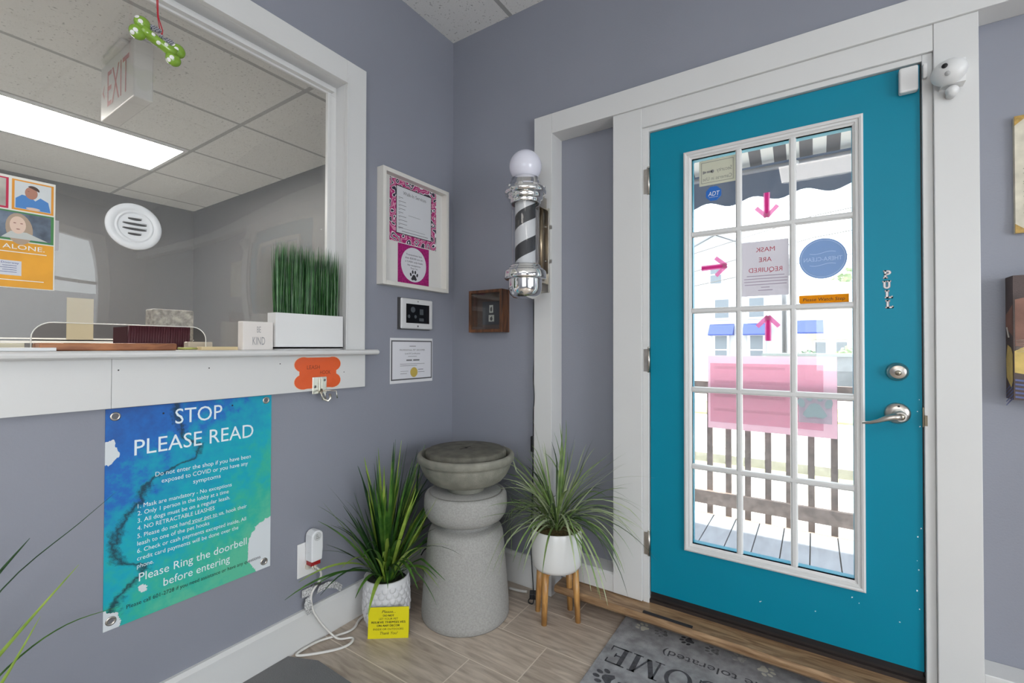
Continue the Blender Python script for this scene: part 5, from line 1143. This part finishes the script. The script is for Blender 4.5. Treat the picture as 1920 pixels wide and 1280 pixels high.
for k in range(-11, 10): x_ = -.017 + k * .125; box(x_ - .019, x_ + .019, 3.611, 3.635, .0, .93).build('picket', RB, t)
t = thing('pink_banner', (-.26, 3.53, .66), 'pink sign board with a paw print hung on the porch railing', 'sign')
m = MB(); m.box(-.640, .122, 3.545, 3.552, .655, 1.174); bo = m.build('board', film('pink_board', (.86, .66, .73), .96), t)
m = MB(); m.box(-.625, .05, 3.5440, 3.5445, .70, 1.12); m.build('deep_pink_area', film('deeper_pink', (.84, .52, .62), .35), t)
m = MB(); m.box(-.085, .095, 3.5432, 3.5436, .745, .945); m.build('white_square', film('white_square_film', (.74, .74, .78), .7), t)
m = MB(); paw(m, (.004, 3.5425, .865), UX, UZ, .135); m.build('paw_print', mat('grey_green_print', (.33, .42, .42), .7), t)
m = MB()
for k in range(4): m.box(-.60, -.10 - .06 * (k % 2), 3.5430, 3.5434, .78 + k * .1, .80 + k * .1)
m.build('faint_print', film('faint_print_film', (.80, .60, .66), .08), t)
# awning
t = thing('metal_awning', (-.3, 3.0, 2.45), 'striped porch awning with a scalloped grey valance', 'awning')
m = MB(); y0_, z0_, y1_, z1_ = 2.2, 2.74, 3.18, 2.36
for k in range(40):
    x_ = -2.4 + k * .11; hh = 0
    m.quad((x_, y0_, z0_ + hh), (x_ + .11, y0_, z0_ + hh), (x_ + .11, y1_, z1_ + hh), (x_, y1_, z1_ + hh))
m.build('canopy', stripe_mat('awning_stripes', (.10, .095, .10), (.88, .85, .78), 0, .13, .5), t, solid=.004)
m = MB(); nn_ = 160; top = 2.365; A_ = []; B_ = []
for k in range(nn_ + 1):
    x_ = -2.4 + 4.4 * k / nn_; A_.append(m.bm.verts.new((x_, 3.186, top))); B_.append(m.bm.verts.new((x_, 3.20, 2.157 - .019 * math.cos((x_ + .174) * 2 * PI / .267))))
for k in range(nn_): m.bm.faces.new((A_[k], A_[k + 1], B_[k + 1], B_[k]))
m.build('valance', film('valance_cloth', (.13, .17, .24), .97), t, solid=.003)
m = MB(); m.tube([(-2.4, 3.15, 2.318), (2.0, 3.15, 2.318)], .015, 10); m.build('frame_tube', mat('awning_tube', (.34, .34, .36), .4, .5), t)
for k in range(9):
    m = MB(); m.sphere((-1.4 + k * .33, 3.135, 2.316), .014, (1, 1, 1), 10); m.build('bolt', WHITEB, t)
# street
GM = mat('ground_pale', (.62, .60, .55), .9, var=.06, vscale=.8); GMG = mat('dry_grass', (.42, .44, .22), .95, var=.35, vscale=3)
tag(box(-60, 60, 3.0, 90, -.6, -.30).build('street', GM), 'pale sunlit street and pavement', 'street', kind='structure')
tag(box(-60, 60, 11.2, 13.6, -.30, -.26).build('grass_verge', GMG), 'dry grass verge across the street', 'grass', kind='stuff')
tag(box(-60, 60, 6.45, 6.95, -.30, -.16).build('curb', mat('curb_grey', (.34, .33, .31), .9, var=.2, vscale=9)), 'grey concrete curb outside the porch', 'curb', kind='structure')
tag(box(-60, 60, 6.1, 6.45, -.30, -.27).build('curb_grass', GMG), 'thin grass strip before the curb', 'grass', kind='stuff')
t = thing('dumpster', (1.1, 19, -.3), 'dark grey lidded container beyond the porch sign', 'container')
box(-1.4, 3.6, 18.3, 20, -.3, .93).build('body', mat('slate_metal', (.11, .125, .14), .6, var=.2, vscale=5), t); box(-1.52, 3.7, 18.2, 20.1, .93, 1.02).build('lid', mat('slate_lid', (.16, .19, .19), .5), t)
HWt = mat('house_white', (.38, .40, .44), .7); HG = mat('house_glass', (.13, .16, .19), .3); HB = mat('awning_blue', (.012, .04, .22), .7); HTR = mat('house_trim', (.58, .59, .62), .6)
t = thing('white_house', (-5, 31, -.3), 'white gabled house with blue awnings across the street', 'house')
m = MB(); m.box(-8.5, -1.5, 30, 38, -.3, 6.4); m.prism([(-8.5, 6.4), (-1.5, 6.4), (-5, 8.05)], (0, 30, 0), UX, UZ, (0, 8, 0)); m.build('wall', HWt, t)
m = MB()
for sg in (1, -1): m.prism([(0, 0), (4.0 * sg, -1.95), (4.0 * sg, -1.75), (0, .2)], (-5, 29.7, 8.1), UX, UZ, (0, 8.6, 0))
m.build('roof', mat('roof_pale', (.36, .39, .44), .8), t)
def hwin(x0_, x1_, z0_, z1_, y_=30):
    f = box(x0_ - .14, x1_ + .14, y_ - .06, y_, z0_ - .12, z1_ + .12).build('window', HTR, t)
    m = MB(); m.box(x0_, x1_, y_ - .08, y_ - .06, z0_, (z0_ + z1_) / 2 - .04); m.box(x0_, x1_, y_ - .08, y_ - .06, (z0_ + z1_) / 2 + .04, z1_); m.build('pane', HG, f)
for x_ in (-5.0, -3.1): hwin(x_, x_ + .65, .25, 1.9)
for x_ in (-5.0, -3.15): hwin(x_, x_ + .75, 3.0, 4.1)
hwin(-5.25, -4.65, 5.1, 6.2)
for x_ in (-5.3, -3.45):
    m = MB(); m.prism([(0, 0), (-.7, -.62), (-.7, -.68), (0, -.68)], (x_, 30, 2.62), UY, UZ, (1.35, 0, 0)); m.build('awning', HB, t)
t = thing('porch_house', (1.5, 30, -.3), 'cream house with a columned porch down the street', 'house')
m = MB(); m.box(-.6, 2.6, 29, 36, -.3, 2.45); m.prism([(-.6, 2.45), (2.6, 2.45), (2.3, 2.9), (1.9, 4.6), (-.6, 4.9)], (0, 29.5, 0), UX, UZ, (0, 6, 0)); m.build('wall', mat('house_cream', (.52, .50, .45), .7), t)
m = MB(); m.box(-.7, 2.0, 27.3, 29, 1.95, 2.2); m.build('porch_roof', HTR, t)
for x_ in (-.5, .6, 1.5): box(x_, x_ + .14, 27.4, 27.55, -.3, 1.95).build('column', HTR, t)
for x_ in (.0, .9): f = box(x_, x_ + .6, 28.9, 29, .3, 1.6).build('window', HTR, t); box(x_ + .08, x_ + .52, 28.86, 28.9, .4, 1.5).build('pane', HG, f)
m = MB(); m.prism([(0, 0), (-.6, -.62), (-.6, -.68), (0, -.68)], (-.95, 27.3, 2.6), UY, UZ, (1.35, 0, 0)); m.build('awning', HB, t)
t = thing('red_roof_house', (4.2, 40, -.3), 'distant pale house with a reddish roof', 'house')
m = MB(); m.box(2.2, 8, 40, 46, -.3, 1.9); m.build('wall', mat('house_cream', 0), t); m = MB(); m.prism([(2.0, 1.9), (8, 1.9), (7, 3.4), (2.8, 3.4)], (0, 39.7, 0), UX, UZ, (0, 6, 0)); m.build('roof', mat('roof_red', (.52, .34, .28), .8), t)
def bush(name, c, r_, sz, lab, cat, gcol, seed, trunk=0):
    t = thing(name, (c[0], c[1], -.3), lab, cat); rg = random.Random(seed); m = MB()
    for k in range(520):
        v_ = Vector((rg.gauss(0, 1), rg.gauss(0, 1), rg.gauss(0, 1))).normalized() * (rg.random() ** .4) * r_
        p = Vector((c[0] + v_.x * sz[0], c[1] + v_.y * sz[1], c[2] + v_.z * sz[2])); q = Matrix.Rotation(rg.uniform(0, 6), 3, 'X') @ Matrix.Rotation(rg.uniform(0, 6), 3, 'Z'); s_ = r_ * .11
        m.quad(*[p + q @ Vector(w_) * s_ for w_ in ((-1, -.5, 0), (1, -.5, 0), (1, .5, .2), (-1, .5, .2))])
    m.build('foliage', gcol, t)
    m = MB(); m.tube([(c[0], c[1], -.3), (c[0], c[1], c[2])], [.12 + trunk, .05 + trunk * .4], 8); m.build('trunk', mat('bark', (.12, .09, .07), .9), t)
BG = leafmat('bush_green', (.16, .26, .10), (.34, .42, .2), .7, 3)
bush('street_tree', (3.2, 44, 5.2), 2.1, (1.1, 1, 1.2), 'tall leafy tree behind the far houses', 'tree', BG, 1, .1)
bush('garden_bush', (1.3, 22, .55), .75, (1, 1, 1.05), 'round green bush right of the porch house', 'bush', BG, 2)
bush('garden_shrub', (-.35, 24, .55), .62, (1.2, 1, .9), 'low grey green shrub before the porch', 'bush', leafmat('shrub_grey_green', (.12, .2, .14), (.28, .34, .26), .7, 3), 3)
for k, (za, zb) in enumerate(((4.30, 4.85), (3.75, 4.25), (3.35, 3.62))):
    t_ = MB(); t_.tube([(-9, 15, za - .9), (-4, 15, za - .35), (0, 15, zb), (6, 15, zb + .6)], .012, 5)
    tag(t_.build('utility_wire', mat('wire_grey', (.1, .1, .1), .6)), ['highest of three utility wires over the street', 'middle one of three utility wires over the street', 'lowest of three utility wires over the street'][k], 'wire', 'utility wires')
tag(box(XR + 4.0, XR + 4.2, -8, 12, -.3, 1.9).build('neighbour_wall', HWt), 'pale neighbouring wall outside the right window', 'wall')
for o in bpy.data.objects:
    if '_w' in o: del o['_w']
